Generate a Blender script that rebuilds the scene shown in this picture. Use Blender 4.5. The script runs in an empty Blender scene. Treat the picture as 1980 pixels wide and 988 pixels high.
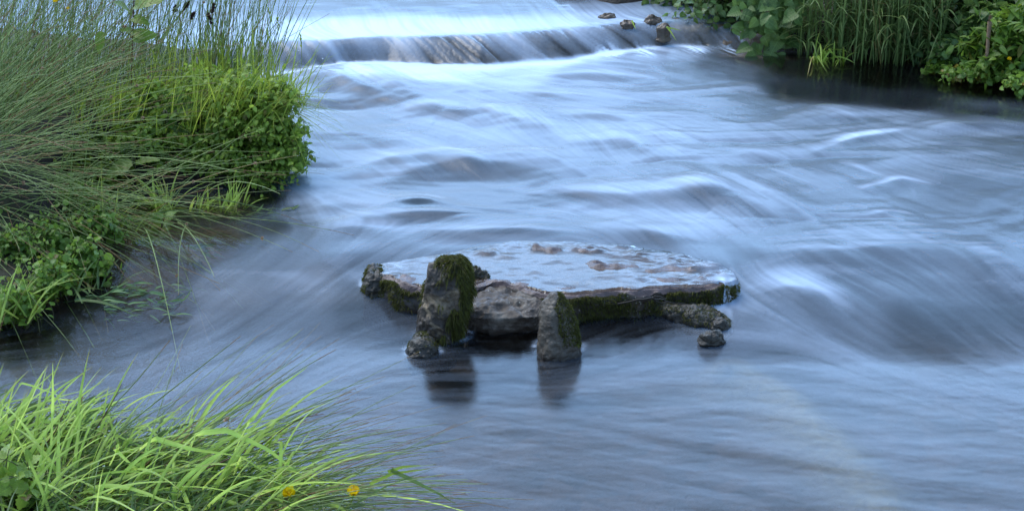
import bpy, math, random
import numpy as np
from mathutils import Vector

R = math.radians
rng = np.random.default_rng(7)
scene = bpy.context.scene
COL = scene.collection

# ------------------------------------------------------------------ camera
CAM_Z, PITCH, FOC = 1.9, R(21.6), 3000.0
CP, SP = math.cos(PITCH), math.sin(PITCH)
cam_d = bpy.data.cameras.new('camera'); cam = bpy.data.objects.new('camera', cam_d)
COL.objects.link(cam)
cam.location = (0, 0, CAM_Z); cam.rotation_euler = (R(90) - PITCH, 0, 0)
cam_d.sensor_width = 36; cam_d.lens = 36 * FOC / 1980
cam_d.clip_start = 0.05; cam_d.clip_end = 600
scene.camera = cam


def ray(px, py):
    a, b = px - 990.0, 494.0 - py
    return np.array([a, FOC * CP + b * SP, -FOC * SP + b * CP])


def at(px, py, z):
    """ground point of the survey photo at height z"""
    d = ray(px, py); t = (z - CAM_Z) / d[2]
    return np.array([d[0] * t, d[1] * t, z])


def aty(px, py, y):
    """point of the survey photo at distance y up the valley"""
    d = ray(px, py); t = y / d[1]
    return np.array([d[0] * t, y, CAM_Z + d[2] * t])


# ------------------------------------------------------------------ noise
def _hash(ix, iy, iz, seed):
    h = (ix.astype(np.int64) * 374761393 + iy.astype(np.int64) * 668265263 + iz.astype(np.int64) * 2147483647 + seed * 1274126177) & 0xFFFFFFFF
    h = ((h ^ (h >> 13)) * 1274126177) & 0xFFFFFFFF
    h = ((h ^ (h >> 16)) * 2246822519) & 0xFFFFFFFF
    return ((h ^ (h >> 15)) & 0xFFFF) / 65535.0


def vnoise(x, y, z=None, seed=0):
    x = np.asarray(x, float); y = np.asarray(y, float)
    z = np.zeros_like(x) if z is None else np.asarray(z, float)
    ix, iy, iz = np.floor(x), np.floor(y), np.floor(z)
    fx, fy, fz = x - ix, y - iy, z - iz
    fx = fx * fx * (3 - 2 * fx); fy = fy * fy * (3 - 2 * fy); fz = fz * fz * (3 - 2 * fz)
    out = 0
    for dx in (0, 1):
        for dy in (0, 1):
            for dz in (0, 1):
                w = (fx if dx else 1 - fx) * (fy if dy else 1 - fy) * (fz if dz else 1 - fz)
                out = out + w * _hash(ix + dx, iy + dy, iz + dz, seed)
    return out * 2 - 1


def fbm(x, y, z=None, seed=0, octv=4, gain=.5):
    o, a, s = 0, 1.0, 0
    for k in range(octv):
        o = o + a * vnoise(x * 2 ** k, y * 2 ** k, None if z is None else z * 2 ** k, seed + k * 17)
        s += a; a *= gain
    return o / s


def sstep(a, b, x):
    t = np.clip((x - a) / (b - a), 0, 1)
    return t * t * (3 - 2 * t)


def nrm(v):
    return v / np.maximum(np.linalg.norm(v, axis=-1, keepdims=True), 1e-9)


# ------------------------------------------------------------------ mesh builder
def mesh_from(name, v, quads=None, tris=None, attrs=None, smooth=True):
    me = bpy.data.meshes.new(name)
    v = np.asarray(v, np.float32)
    me.vertices.add(len(v)); me.vertices.foreach_set('co', v.ravel())
    q = np.zeros((0, 4), np.int32) if quads is None else np.asarray(quads, np.int32)
    t = np.zeros((0, 3), np.int32) if tris is None else np.asarray(tris, np.int32)
    loops = np.concatenate([q.ravel(), t.ravel()])
    start = np.concatenate([np.arange(len(q)) * 4, len(q) * 4 + np.arange(len(t)) * 3]).astype(np.int32)
    me.loops.add(len(loops)); me.loops.foreach_set('vertex_index', loops)
    me.polygons.add(len(start)); me.polygons.foreach_set('loop_start', start)
    me.polygons.foreach_set('use_smooth', np.full(len(start), smooth))
    for k, a in (attrs or {}).items():
        a = np.asarray(a, np.float32)
        at_ = me.attributes.new(k, 'FLOAT_VECTOR' if a.ndim == 2 else 'FLOAT', 'POINT')
        at_.data.foreach_set('vector' if a.ndim == 2 else 'value', a.ravel())
    me.update(calc_edges=True); me.validate()
    return me


def link(name, me, mat, parent=None):
    o = bpy.data.objects.new(name, me)
    if mat: me.materials.append(mat)
    COL.objects.link(o)
    if parent: o.parent = parent; o.matrix_parent_inverse = parent.matrix_world.inverted()
    return o


class MB:
    def __init__(s): s.v, s.q, s.t, s.a, s.n = [], [], [], [], 0

    def add(s, v, q=None, t=None, a=None):
        v = np.asarray(v, float).reshape(-1, 3)
        if q is not None: s.q.append(np.asarray(q) + s.n)
        if t is not None: s.t.append(np.asarray(t) + s.n)
        s.a.append(np.zeros((len(v), 3)) if a is None else np.asarray(a, float).reshape(-1, 3))
        s.v.append(v); s.n += len(v)

    def build(s, name, mat, parent=None, smooth=True):
        if not s.v: return None
        origin = np.array(parent.location) if parent else np.zeros(3)
        v = np.concatenate(s.v) - origin
        me = mesh_from(name, v, np.concatenate(s.q) if s.q else None, np.concatenate(s.t) if s.t else None,
                       {'leaf': np.concatenate(s.a)}, smooth)
        o = bpy.data.objects.new(name, me); me.materials.append(mat); COL.objects.link(o)
        if parent: o.parent = parent
        return o


def tag(o, label=None, cat=None, group=None, kind=None):
    if label: o['label'] = label
    if cat: o['category'] = cat
    if group: o['group'] = group
    if kind: o['kind'] = kind
    return o


def thing(name, loc, label, cat, group=None):
    o = bpy.data.objects.new(name, None); COL.objects.link(o)
    o.location = tuple(float(c) for c in loc); o.empty_display_size = .05
    return tag(o, label, cat, group)


# ------------------------------------------------------------------ materials
class NT:
    def __init__(s, name):
        s.m = bpy.data.materials.new(name); s.m.use_nodes = True
        s.t = s.m.node_tree; s.t.nodes.clear()
        s.out = s.t.nodes.new('ShaderNodeOutputMaterial')

    def n(s, typ, **kw):
        nd = s.t.nodes.new('ShaderNode' + typ)
        for k, v in kw.items():
            if k in nd.inputs.keys(): s.set(nd, k, v)
            else: setattr(nd, k, v)
        return nd

    def set(s, nd, k, v):
        if isinstance(v, bpy.types.NodeSocket): s.t.links.new(v, nd.inputs[k])
        elif isinstance(v, bpy.types.Node): s.t.links.new(v.outputs[0], nd.inputs[k])
        else: nd.inputs[k].default_value = v if not (isinstance(v, tuple) and len(v) == 3 and nd.inputs[k].type == 'RGBA') else (*v, 1)

    def math(s, op, a, b=0.0, clamp=False):
        nd = s.t.nodes.new('ShaderNodeMath'); nd.operation = op; nd.use_clamp = clamp
        s.set(nd, 0, a); s.set(nd, 1, b); return nd.outputs[0]

    def mix(s, f, a, b):
        nd = s.t.nodes.new('ShaderNodeMix'); nd.data_type = 'RGBA'
        s.set(nd, 0, f)
        for i, v in ((6, a), (7, b)):
            if isinstance(v, tuple): nd.inputs[i].default_value = (*v, 1)
            else: s.set(nd, i, v)
        return nd.outputs[2]

    def mixsh(s, f, a, b):
        nd = s.t.nodes.new('ShaderNodeMixShader')
        s.set(nd, 0, f); s.set(nd, 1, a); s.set(nd, 2, b); return nd.outputs[0]

    def attr(s, name):
        nd = s.t.nodes.new('ShaderNodeAttribute'); nd.attribute_name = name; return nd

    def ramp(s, f, stops):
        nd = s.t.nodes.new('ShaderNodeValToRGB'); s.set(nd, 0, f)
        cr = nd.color_ramp
        while len(cr.elements) < len(stops): cr.elements.new(.5)
        for e, (p, c) in zip(cr.elements, stops):
            e.position = p; e.color = (*c, 1) if isinstance(c, tuple) else (c, c, c, 1)
        return nd.outputs[0]

    def noise(s, scale, detail=4, rough=.55, vec=None, dist=0):
        nd = s.n('TexNoise', Scale=scale, Detail=detail, Roughness=rough, Distortion=dist)
        if vec is None:
            vec = s.n('TexCoord').outputs['Object']
        s.t.links.new(vec, nd.inputs['Vector']); return nd.outputs[0]

    def bump(s, h, strength, dist=.01):
        return s.n('Bump', Strength=strength, Distance=dist, Height=h).outputs[0]

    def done(s, sh):
        s.t.links.new(sh if isinstance(sh, bpy.types.NodeSocket) else sh.outputs[0], s.out.inputs[0]); return s.m


def leaf_mat(name, dark, light, old=None, old_from=.9, vein=.25, rough=.42, trans=.4, tip=None, veined=True, spec=.4):
    """plant tissue: leaf.x across, leaf.y along, leaf.z random per leaf"""
    t = NT(name)
    sp = t.n('SeparateXYZ', Vector=t.attr('leaf').outputs['Vector'])
    lx, ly, rn = sp.outputs
    stops = [(0, dark), (.55, tuple((a + b) / 2 for a, b in zip(dark, light))), (.88 if old else 1, light)]
    if old: stops += [(old_from + .01, old), (1, tuple(c * .6 for c in old))]
    col = t.ramp(rn, stops)
    geo = t.n('NewGeometry').outputs['Position']
    mot = t.noise(38, 3, .6, geo)
    col = t.mix(t.math('MULTIPLY', t.math('SUBTRACT', mot, .45, True), 1.6, True), col, tuple(min(1, c * 1.5 + .01) for c in light))
    ax = t.math('ABSOLUTE', lx)
    hgt = ax
    if veined:
        mid = t.math('LESS_THAN', ax, .07)
        sv = t.math('SINE', t.math('SUBTRACT', t.math('MULTIPLY', ly, 44.0), t.math('MULTIPLY', ax, 13.0)))
        svm = t.math('GREATER_THAN', sv, .86)
        v = t.math('MULTIPLY', t.math('MAXIMUM', mid, t.math('MULTIPLY', svm, .6)), vein)
        col = t.mix(v, col, tuple(min(1, c * 1.8 + .02) for c in light))
        hgt = t.math('MULTIPLY', sv, .5)
    else:
        sv = t.math('SINE', t.math('MULTIPLY', lx, 16.0)); hgt = sv
        col = t.mix(t.math('MULTIPLY', t.math('LESS_THAN', ax, .12), vein), col, tuple(min(1, c * 1.5) for c in light))
    if tip:
        col = t.mix(t.math('MULTIPLY', t.math('GREATER_THAN', ly, t.math('ADD', .86, t.math('MULTIPLY', rn, .16))), .85), col, tip)
    p = t.n('BsdfPrincipled', Roughness=rough)
    t.set(p, 'Base Color', col)
    t.set(p, 'Specular IOR Level', spec)
    t.set(p, 'Normal', t.bump(hgt, .25, .002))
    tr = t.n('BsdfTranslucent'); t.set(tr, 'Color', t.mix(.5, col, tuple(min(1, c * 1.7) for c in light)))
    return t.done(t.mixsh(trans, p, tr))


def stone_mat(name, base, dark, pale, wet=.35, moss=0.0, mosscol=(.06, .075, .012), scale=1.0, spots=True, streak=None):
    t = NT(name)
    co = t.n('TexCoord').outputs['Object']
    n1 = t.noise(16 * scale, 8, .65, co); n2 = t.noise(70 * scale, 6, .7, co); n3 = t.noise(6 * scale, 3, .5, co, .6)
    col = t.ramp(n1, [(.25, dark), (.5, base), (.72, pale)])
    col = t.mix(t.math('MULTIPLY', n2, .5), col, tuple(c * .45 for c in dark))
    if streak:
        col = t.mix(t.ramp(t.noise(9 * scale, 5, .6, co, 1.2), [(.5, 0.0), (.62, .85)]), col, streak)
    if spots:
        vo = t.n('TexVoronoi', Scale=95 * scale); t.t.links.new(co, vo.inputs['Vector'])
        sp = t.math('MULTIPLY', t.math('LESS_THAN', vo.outputs['Distance'], .16), t.math('GREATER_THAN', n3, .53))
        col = t.mix(sp, col, (.42, .40, .33))
    rough = t.math('ADD', wet, t.math('MULTIPLY', n2, .3))
    if moss:
        nz = t.n('SeparateXYZ', Vector=t.n('NewGeometry').outputs['Normal']).outputs[2]
        mk = t.ramp(t.math('ADD', t.math('MULTIPLY', nz, .16), t.math('ADD', n3, moss - .5)), [(.44, 0.0), (.56, 1.0)])
        mc = t.ramp(t.noise(160, 4, .7, co), [(.3, tuple(c * .35 for c in mosscol)), (.55, mosscol), (.75, tuple(c * 1.9 for c in mosscol))])
        col = t.mix(mk, col, mc)
        rough = t.math('MAXIMUM', rough, t.math('MULTIPLY', mk, .85))
    pz = t.n('SeparateXYZ', Vector=t.n('NewGeometry').outputs['Position']).outputs[2]
    wl = t.ramp(t.math('ADD', t.math('MULTIPLY', pz, -18.0), t.math('MULTIPLY', t.math('ADD', n1, n3), .9)), [(.35, 0.0), (.75, .8)])
    col = t.mix(wl, col, tuple(c * .5 for c in dark)); rough = t.math('SUBTRACT', rough, t.math('MULTIPLY', wl, .2), True)
    p = t.n('BsdfPrincipled'); t.set(p, 'Base Color', col); t.set(p, 'Roughness', rough)
    h = t.math('ADD', t.math('MULTIPLY', n1, .6), t.math('MULTIPLY', n2, .35))
    t.set(p, 'Normal', t.bump(h, .9, .012))
    return t.done(p)


M = {}
M['rush'] = leaf_mat('rush_green', (.09, .145, .04), (.34, .44, .15), (.42, .22, .10), .72, .2, .45, .15, (.28, .14, .07), False, .3)
M['lime'] = leaf_mat('lime_grass', (.10, .16, .014), (.33, .42, .06), (.20, .16, .06), .95, .3, .4, .45, None, False)
M['grass'] = leaf_mat('meadow_grass', (.16, .27, .02), (.50, .68, .14), (.36, .26, .12), .95, .3, .4, .5, (.32, .24, .1), False)
M['turf'] = leaf_mat('turf_grass', (.04, .085, .02), (.13, .2, .05), (.16, .12, .05), .95, .3, .42, .35, None, False)
M['deepgrass'] = leaf_mat('shaded_grass', (.055, .105, .028), (.19, .27, .08), (.2, .14, .05), .95, .3, .42, .35, None, False)
M['mint'] = leaf_mat('mint_leaf', (.055, .105, .013), (.31, .44, .06), (.16, .085, .02), .9)
M['nettle'] = leaf_mat('nettle_leaf', (.04, .085, .02), (.12, .2, .05), None, vein=.45)
M['ivy'] = leaf_mat('dark_leaf', (.025, .06, .014), (.11, .2, .05), (.11, .055, .03), .93, .3, .33)
M['cress'] = leaf_mat('cress_leaf', (.06, .125, .02), (.24, .38, .06), (.2, .11, .02), .95, .2, .25)
M['bright'] = leaf_mat('bright_leaf', (.05, .115, .012), (.15, .25, .03), (.25, .2, .03), .95, .3)
M['dock'] = leaf_mat('dock_leaf', (.06, .12, .02), (.18, .27, .045), None, vein=.5)
M['weed'] = leaf_mat('weed_leaf', (.08, .16, .05), (.2, .32, .12), None, trans=.2)
M['moss'] = leaf_mat('moss_fibre', (.018, .021, .003), (.105, .112, .012), (.06, .04, .018), .94, .1, .7, .3, None, False)
M['stem'] = leaf_mat('plant_stem', (.05, .045, .02), (.10, .10, .03), (.12, .05, .03), .7, .1, .5, .05, None, False)
M['redstem'] = leaf_mat('red_stem', (.07, .025, .02), (.13, .05, .03), None, .9, .1, .5, .05, None, False)
M['spike'] = leaf_mat('seed_spike', (.03, .015, .01), (.08, .04, .025), None, .9, .1, .8, .05, None, False)
M['seed'] = leaf_mat('seed_head', (.25, .15, .08), (.45, .32, .2), None, .9, .1, .8, .2, None, False)
M['petal'] = leaf_mat('buttercup_petal', (.75, .42, .005), (.9, .58, .01), None, .9, .1, .22, .3, None, False)
M['wood'] = leaf_mat('dead_wood', (.16, .09, .05), (.3, .2, .12), None, .9, .2, .7, .0, None, False)
M['twig'] = leaf_mat('black_twig', (.012, .01, .008), (.04, .03, .022), None, .9, .2, .5, .0, None, False)
M['root'] = leaf_mat('bank_root', (.02, .013, .009), (.07, .045, .03), None, .9, .2, .6, .0, None, False)

M['slab'] = stone_mat('slab_stone', (.115, .075, .068), (.04, .024, .022), (.21, .15, .14), .12, .0, spots=False)
M['slabside'] = stone_mat('slab_edge', (.05, .036, .026), (.015, .011, .008), (.13, .10, .075), .25, .2)
M['post'] = stone_mat('post_stone', (.048, .036, .026), (.013, .010, .008), (.14, .105, .07), .3, .0, streak=(.3, .22, .13))
M['fin'] = stone_mat('fin_stone', (.105, .085, .062), (.035, .028, .022), (.24, .21, .165), .35, .02)
M['boulder'] = stone_mat('boulder_stone', (.075, .056, .042), (.02, .015, .011), (.30, .26, .21), .42, .03)
M['mossrock'] = stone_mat('mossy_rock', (.04, .035, .025), (.012, .010, .008), (.10, .085, .06), .3, .1)
M['weirrock'] = stone_mat('weir_rock', (.115, .078, .048), (.035, .024, .015), (.22, .16, .095), .18, .08, (.05, .055, .012), .6, False)
M['palestone'] = stone_mat('pale_stone', (.42, .34, .17), (.25, .19, .09), (.55, .47, .28), .4, spots=False)

# dew
t = NT('dew'); g = t.n('BsdfPrincipled', Roughness=.03); t.set(g, 'Transmission Weight', 1.0); t.set(g, 'IOR', 1.33)
M['dew'] = t.done(g)

# ================================================================== river levels
LIP = np.array([at(a, b, .215)[:2] for a, b in ((250, 100), (420, 90), (560, 80), (660, 77), (750, 73), (930, 69), (1020, 62), (1100, 53), (1200, 45), (1290, 42), (1420, 46), (1540, 58))])
FOOT = np.array([at(a, b, .125)[:2] for a, b in ((250, 150), (420, 140), (590, 130), (660, 124), (750, 122), (930, 127), (1050, 117), (1180, 100), (1290, 90), (1430, 93), (1540, 100))])
LX0, LX1 = LIP[0, 0], LIP[-1, 0]


def lip_y(x): return np.interp(x, LIP[:, 0], LIP[:, 1]) + .05 * fbm(x * 2.3, x * 0 + 1.5, seed=201, octv=4) + .03
def foot_y(x): return np.interp(x, FOOT[:, 0], FOOT[:, 1]) + .03 * fbm(x * 3.1, x * 0 + 7.5, seed=202, octv=4) - .01


def level(x, y):
    """mean water level: pool, run, weir, upstream reach"""
    yq = y + .12 * sstep(.44, .62, x) * sstep(3.6, 4.2, y)
    lo = .088 * sstep(4.02, 4.78, yq) + .037 * sstep(4.6, 7.3, y)
    left = sstep(-1.0, -1.5, x) * sstep(5.6, 4.6, y)
    fy, ly = foot_y(x), lip_y(x)
    t = np.clip((y - fy) / (ly - fy), 0, 1)
    face = .09 * (.55 * (1 - (1 - t) ** 1.9) + .45 * t * t * (3 - 2 * t))
    return lo + face + .02 * sstep(0, 1.2, y - ly)


def seg_dist(x, y, P):
    """distance to polyline, signed side (+ = left of travel), parameter 0..1 along it"""
    best = np.full(x.shape, 1e9); side = np.zeros(x.shape); par = np.zeros(x.shape)
    n = len(P) - 1
    for i in range(n):
        a, b = P[i], P[i + 1]; d = b - a; L2 = d @ d
        u = np.clip(((x - a[0]) * d[0] + (y - a[1]) * d[1]) / L2, 0, 1)
        ex, ey = x - a[0] - u * d[0], y - a[1] - u * d[1]
        dd = np.hypot(ex, ey); m = dd < best
        best = np.where(m, dd, best); par = np.where(m, (i + u) / n, par)
        side = np.where(m, np.sign(d[0] * ey - d[1] * ex), side)
    return best, side, par


def inside(x, y, P):
    r = np.zeros(x.shape, bool); n = len(P)
    for i in range(n):
        a, b = P[i], P[(i + 1) % n]
        c = ((a[1] > y) != (b[1] > y)) & (x < (b[0] - a[0]) * (y - a[1]) / (b[1] - a[1] + 1e-12) + a[0])
        r ^= c
    return r


def sdist(x, y, P):
    d, _, _ = seg_dist(x, y, np.vstack([P, P[:1]]))
    return np.where(inside(x, y, P), d, -d)


# ------------------------------------------------------------------ slab outline
SZ = .098
S_FRONT = np.array([at(a, b, SZ)[:2] for a, b in ((706, 519), (728, 533), (752, 543), (775, 556), (815, 560), (860, 556), (910, 557), (945, 551), (985, 556), (1020, 565), (1050, 572), (1085, 574), (1112, 574), (1150, 570), (1200, 566), (1235, 566), (1262, 564), (1310, 559), (1350, 558), (1385, 556), (1412, 553), (1428, 545))])
S_BACK = np.array([at(a, b, SZ)[:2] for a, b in ((1428, 545), (1418, 527), (1370, 508), (1300, 490), (1200, 476), (1100, 468), (1000, 468), (930, 478), (860, 490), (790, 503), (730, 512), (706, 519))])
S_POLY = np.vstack([S_FRONT, S_BACK[1:-1]])
bumps = []
for a, b, rx, ry, h in ((1035, 484, .03, .02, .013), (1065, 488, .045, .016, .012), (945, 491, .035, .012, .009), (975, 500, .03, .012, .007), (1130, 487, .075, .015, .012), (1175, 519, .075, .013, .012), (1150, 513, .03, .02, .009), (1235, 497, .04, .02, .008), (1300, 515, .06, .03, .008), (1345, 525, .05, .03, .009), (1260, 532, .06, .02, .006), (775, 538, .05, .012, .007), (800, 548, .05, .02, .010), (770, 549, .04, .016, .009), (915, 527, .03, .01, .006), (1385, 540, .05, .03, .008), (1000, 553, .06, .012, .008), (1090, 560, .07, .01, .007), (960, 547, .07, .012, .009), (1300, 545, .09, .012, .006), (855, 516, .03, .008, .006), (1130, 545, .05, .008, .0055), (1230, 517, .03, .01, .006), (1380, 518, .04, .02, .008)):
    c = at(a, b, SZ); bumps.append((c[0], c[1], rx * .8, ry * 2.0, h * 1.4))


def slab_top(x, y):
    z = SZ + .0035 * fbm(x * 11, y * 16, seed=3, octv=4) + .0016 * fbm(x * 45, y * 60, seed=4, octv=3)
    for cx, cy, rx, ry, h in bumps:
        z = z + h * np.exp(-((x - cx) / rx) ** 2 - ((y - cy) / ry) ** 2) * (.75 + .5 * vnoise(x * 40, y * 55, seed=8))
    rr_ = sstep(.10, .45, x)
    return z + rr_ * (.0058 * fbm(x * 13 + y * 6, y * 34, seed=9, octv=3) + .0015)


# ------------------------------------------------------------------ waves (crests surveyed from the photo, heights in metres)
CRESTS = [  # points, amplitude, upstream width, downstream width, crest foam
    (((585, 150), (640, 160), (700, 178), (770, 196), (830, 203)), .050, .17, .10, .25),
    (((560, 205), (600, 215), (700, 222), (770, 224)), -.03, .08, .10, 0),
    (((770, 225), (830, 214), (900, 222), (990, 238), (1060, 265)), .035, .15, .10, .3),
    (((1090, 232), (1180, 236), (1260, 246)), .014, .1, .08, .1),
    (((1090, 285), (1180, 280), (1250, 288), (1310, 315)), .034, .16, .10, .25),
    (((590, 262), (680, 275), (760, 285), (830, 292)), .020, .12, .08, .1),
    (((690, 330), (770, 318), (860, 312)), .022, .11, .07, .15),
    (((720, 362), (800, 335), (900, 322), (1000, 325), (1100, 345)), .045, .17, .10, .15),
    (((1280, 315), (1340, 340), (1400, 375)), .02, .12, .12, .1),
    (((980, 388), (1030, 378), (1120, 380), (1220, 386)), .030, .12, .07, .28),
    (((1210, 385), (1320, 378), (1400, 374), (1460, 390), (1510, 425)), .050, .18, .11, .25),
    (((740, 402), (810, 392), (870, 398)), .022, .08, .05, .15),
    (((690, 425), (780, 422), (860, 418), (905, 428)), .026, .08, .05, .12),
    (((600, 405), (660, 395), (720, 400)), .014, .09, .06, .15),
    (((600, 455), (680, 440), (760, 446)), .015, .1, .07, .15),
    (((1480, 490), (1560, 486), (1660, 484), (1760, 474), (1850, 478)), .022, .12, .10, .34),
    (((1850, 478), (1900, 500), (1960, 545)), .018, .12, .10, .1),
    (((1475, 548), (1530, 537), (1590, 548), (1640, 580)), .007, .09, .09, .26),
    (((1700, 560), (1800, 590), (1900, 640)), .014, .16, .13, .05),
    (((1580, 300), (1640, 280), (1700, 272), (1760, 262)), .016, .08, .05, .6),
    (((1540, 240), (1620, 236), (1700, 240)), .018, .14, .06, .1),
    (((1820, 258), (1900, 252), (2000, 256)), .024, .16, .05, .15),
    (((1600, 318), (1660, 330), (1720, 352)), .012, .07, .05, .2),
    (((1440, 300), (1520, 320), (1600, 350)), .010, .10, .06, .05),
    (((1350, 455), (1420, 490), (1470, 535)), -.012, .10, .10, 0),
    (((1010, 165), (1120, 158), (1220, 164), (1300, 172)), .012, .10, .07, .2),
    (((880, 180), (1000, 195), (1150, 200), (1300, 215)), .012, .11, .08, .12),
    (((1120, 128), (1200, 140), (1280, 145)), .010, .06, .04, .1),
    (((600, 497), (660, 510), (705, 548)), .014, .12, .1, .1),
    (((820, 440), (900, 450), (1000, 448), (1100, 452)), .015, .07, .05, .2),
    (((1150, 440), (1250, 455), (1350, 470)), .014, .09, .06, .1),
    (((1680, 370), (1745, 352), (1800, 362)), .014, .05, .05, .45),
    (((1690, 420), (1730, 412), (1770, 425)), .008, .05, .05, .25),
]
FOAM_SHEEN = [(560, 20, .12), (700, 20, .10), (850, 20, .08), (1000, 20, .05), (1100, 20, .02), (600, 60, .14), (900, 50, .10), (1080, 38, .06),  # white-water cover, with bright sky sheen on smooth water painted in as well
        (620, 138, .8), (700, 140, .95), (800, 146, 1.1), (930, 148, 1.1), (1050, 138, .95), (1150, 122, .8), (1220, 108, .7), (1290, 104, .45), (1400, 104, .25), (1500, 112, .08), (700, 165, .7), (850, 170, .9), (1000, 175, .75), (1150, 168, .55), (620, 165, .4),
        (600, 195, .25), (690, 200, .22), (770, 208, .25), (830, 195, .6), (950, 205, .6), (1100, 200, .5), (1250, 185, .42), (1250, 140, .4), (1400, 160, .2), (1400, 200, .3), (1550, 160, .0), (1550, 200, .04), (1500, 140, 0), (1650, 150, 0), (1750, 220, .03), (1900, 240, .04), (1620, 205, .03), (1450, 130, .05), (1850, 185, 0), (1700, 180, .0), (1900, 200, .0), (1970, 190, 0),
        (600, 240, .5), (700, 240, .5), (820, 240, .6), (950, 245, .45), (1050, 250, .32), (1130, 240, .5), (1300, 240, .42), (1450, 240, .34), (1600, 250, .3), (1750, 255, .3), (1900, 235, .12), (1960, 280, .2),
        (620, 300, .5), (700, 300, .38), (800, 300, .42), (950, 290, .4), (1050, 295, .32), (1170, 290, .5), (1300, 300, .36), (1500, 300, .36), (1700, 310, .3), (1850, 310, .28), (1980, 300, .22),
        (620, 350, .55), (720, 345, .45), (850, 355, .3), (950, 350, .26), (1150, 345, .32), (1300, 350, .3), (1450, 350, .36), (1600, 360, .34), (1745, 352, .5), (1900, 360, .28),
        (600, 400, .55), (700, 405, .5), (810, 412, .12), (900, 405, .4), (1000, 400, .42), (1100, 405, .42), (1250, 400, .32), (1400, 405, .24), (1550, 400, .28), (1750, 400, .28), (1900, 400, .24),
        (600, 440, .45), (720, 440, .42), (880, 440, .25), (1000, 430, .45), (1150, 430, .42), (1300, 440, .3), (1450, 440, .24), (1600, 440, .32), (1800, 440, .28), (1950, 440, .22),
        (560, 490, .26), (680, 485, .42), (800, 475, .42), (930, 460, .4), (1450, 500, .15), (1550, 500, .28), (1650, 505, .28), (1850, 500, .28),
        (450, 540, .25), (600, 540, .3), (680, 540, .2), (1540, 540, .6), (1650, 540, .28), (1800, 540, .27), (1950, 540, .24), (1470, 575, .35), (1560, 590, .3),
        (300, 600, .08), (420, 600, .2), (600, 600, .2), (700, 590, .14), (770, 600, .12), (1000, 620, .0), (1200, 610, .02), (1250, 640, .12), (1450, 600, .2), (1600, 600, .26), (1800, 600, .16), (1950, 620, .16),
        (100, 680, .06), (300, 680, .15), (500, 680, .16), (700, 680, .16), (900, 690, .03), (1200, 680, .1), (1500, 680, .08), (1800, 680, .12),
        (300, 800, .06), (500, 800, .07), (700, 800, .07), (900, 800, .06), (1200, 800, .06), (1500, 800, .03), (1800, 800, .06), (900, 950, .07), (1200, 950, .05), (1600, 950, .02), (1900, 950, .03),
        (450, 420, 0), (520, 400, 0), (300, 440, 0), (400, 480, .02), (200, 560, .01), (60, 640, .02), (300, 520, 0), (540, 450, .14), (585, 330, .3), (150, 30, .25), (350, 30, .3)]
FLOW = [(560, 20, 1, .25), (900, 20, 1, .25), (1100, 20, 1, .2), (600, 95, .45, 1), (750, 95, .5, 1), (900, 95, .55, 1), (1000, 85, .8, 1), (1100, 75, 1, .75), (1180, 65, 1, .6), (1300, 65, .6, 1), (1420, 75, -.3, 1),
        (640, 150, 1, .35), (750, 165, 1, .45), (900, 160, 1, .3), (1050, 160, 1, .2), (1250, 120, 1, .15), (1400, 130, 1, .3), (1600, 170, 1, .15), (1850, 210, 1, .12),
        (620, 190, .8, .5), (700, 200, .8, .6), (770, 210, 1, .3), (850, 230, 1, .3), (1000, 260, .9, .75), (600, 290, .9, .5), (750, 290, 1, .3), (850, 290, 1, .35),
        (1200, 220, 1, .2), (1400, 210, 1, .25), (1220, 310, 1, .7), (1300, 340, 1, .55), (1450, 300, 1, .35), (1600, 320, 1, .4), (1700, 300, 1, .35), (1850, 300, 1, .15), (1950, 330, 1, .2),
        (650, 350, 1, .35), (800, 355, 1, .5), (950, 350, 1, .5), (1100, 360, 1, .4), (700, 410, 1, .25), (850, 400, 1, .15), (1000, 420, 1, .1), (1150, 410, 1, .25), (1300, 410, 1, .4), (1420, 420, 1, .6), (1520, 460, 1, .65), (1650, 430, 1, .4), (1800, 420, 1, .35),
        (1380, 470, 1, .6), (1450, 510, .8, .8), (1550, 555, 1, .4), (1620, 590, 1, .5), (1700, 520, 1, .4), (1850, 560, 1, .6), (1950, 620, 1, .5), (1700, 640, 1, .4), (1850, 720, 1, .3), (1600, 750, 1, .2), (1800, 880, 1, .1),
        (950, 455, .9, -.2), (850, 480, -1, .35), (750, 500, -1, .5), (660, 530, -1, .5), (560, 560, -1, .55), (640, 480, -.6, .6), (600, 430, .3, .6), (450, 570, -1, .5), (300, 630, -1, .35), (150, 670, -1, .1), (500, 680, -1, .5), (350, 720, -1, .5), (650, 640, -1, .4), (600, 750, -1, .3), (700, 850, -1, .15),
        (800, 630, -1, .1), (950, 680, -1, 0), (900, 800, -1, -.2), (1000, 900, -1, -.15), (1200, 660, -1, .3), (1300, 720, -1, .1), (1200, 850, -1, -.2), (1450, 650, -1, -.1)]


def px_dir(px, py, dx, dy):
    a = at(px - dx * 6, py - dy * 6, .06)[:2]; b = at(px + dx * 6, py + dy * 6, .06)[:2]
    return nrm(b - a)


def scatter(x, y, pts, vals, sig, ky=1.0):
    num = [np.zeros(x.shape) for _ in range(vals.shape[1])]; den = np.full(x.shape, 1e-12)
    for p, v in zip(pts, vals):
        d2 = ((x - p[0]) ** 2 + ((y - p[1]) * ky) ** 2) / sig ** 2
        w = 1 / (d2 + .08) ** 2.2
        den += w
        for k in range(len(num)): num[k] += w * v[k]
    return [n / den for n in num]


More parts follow.
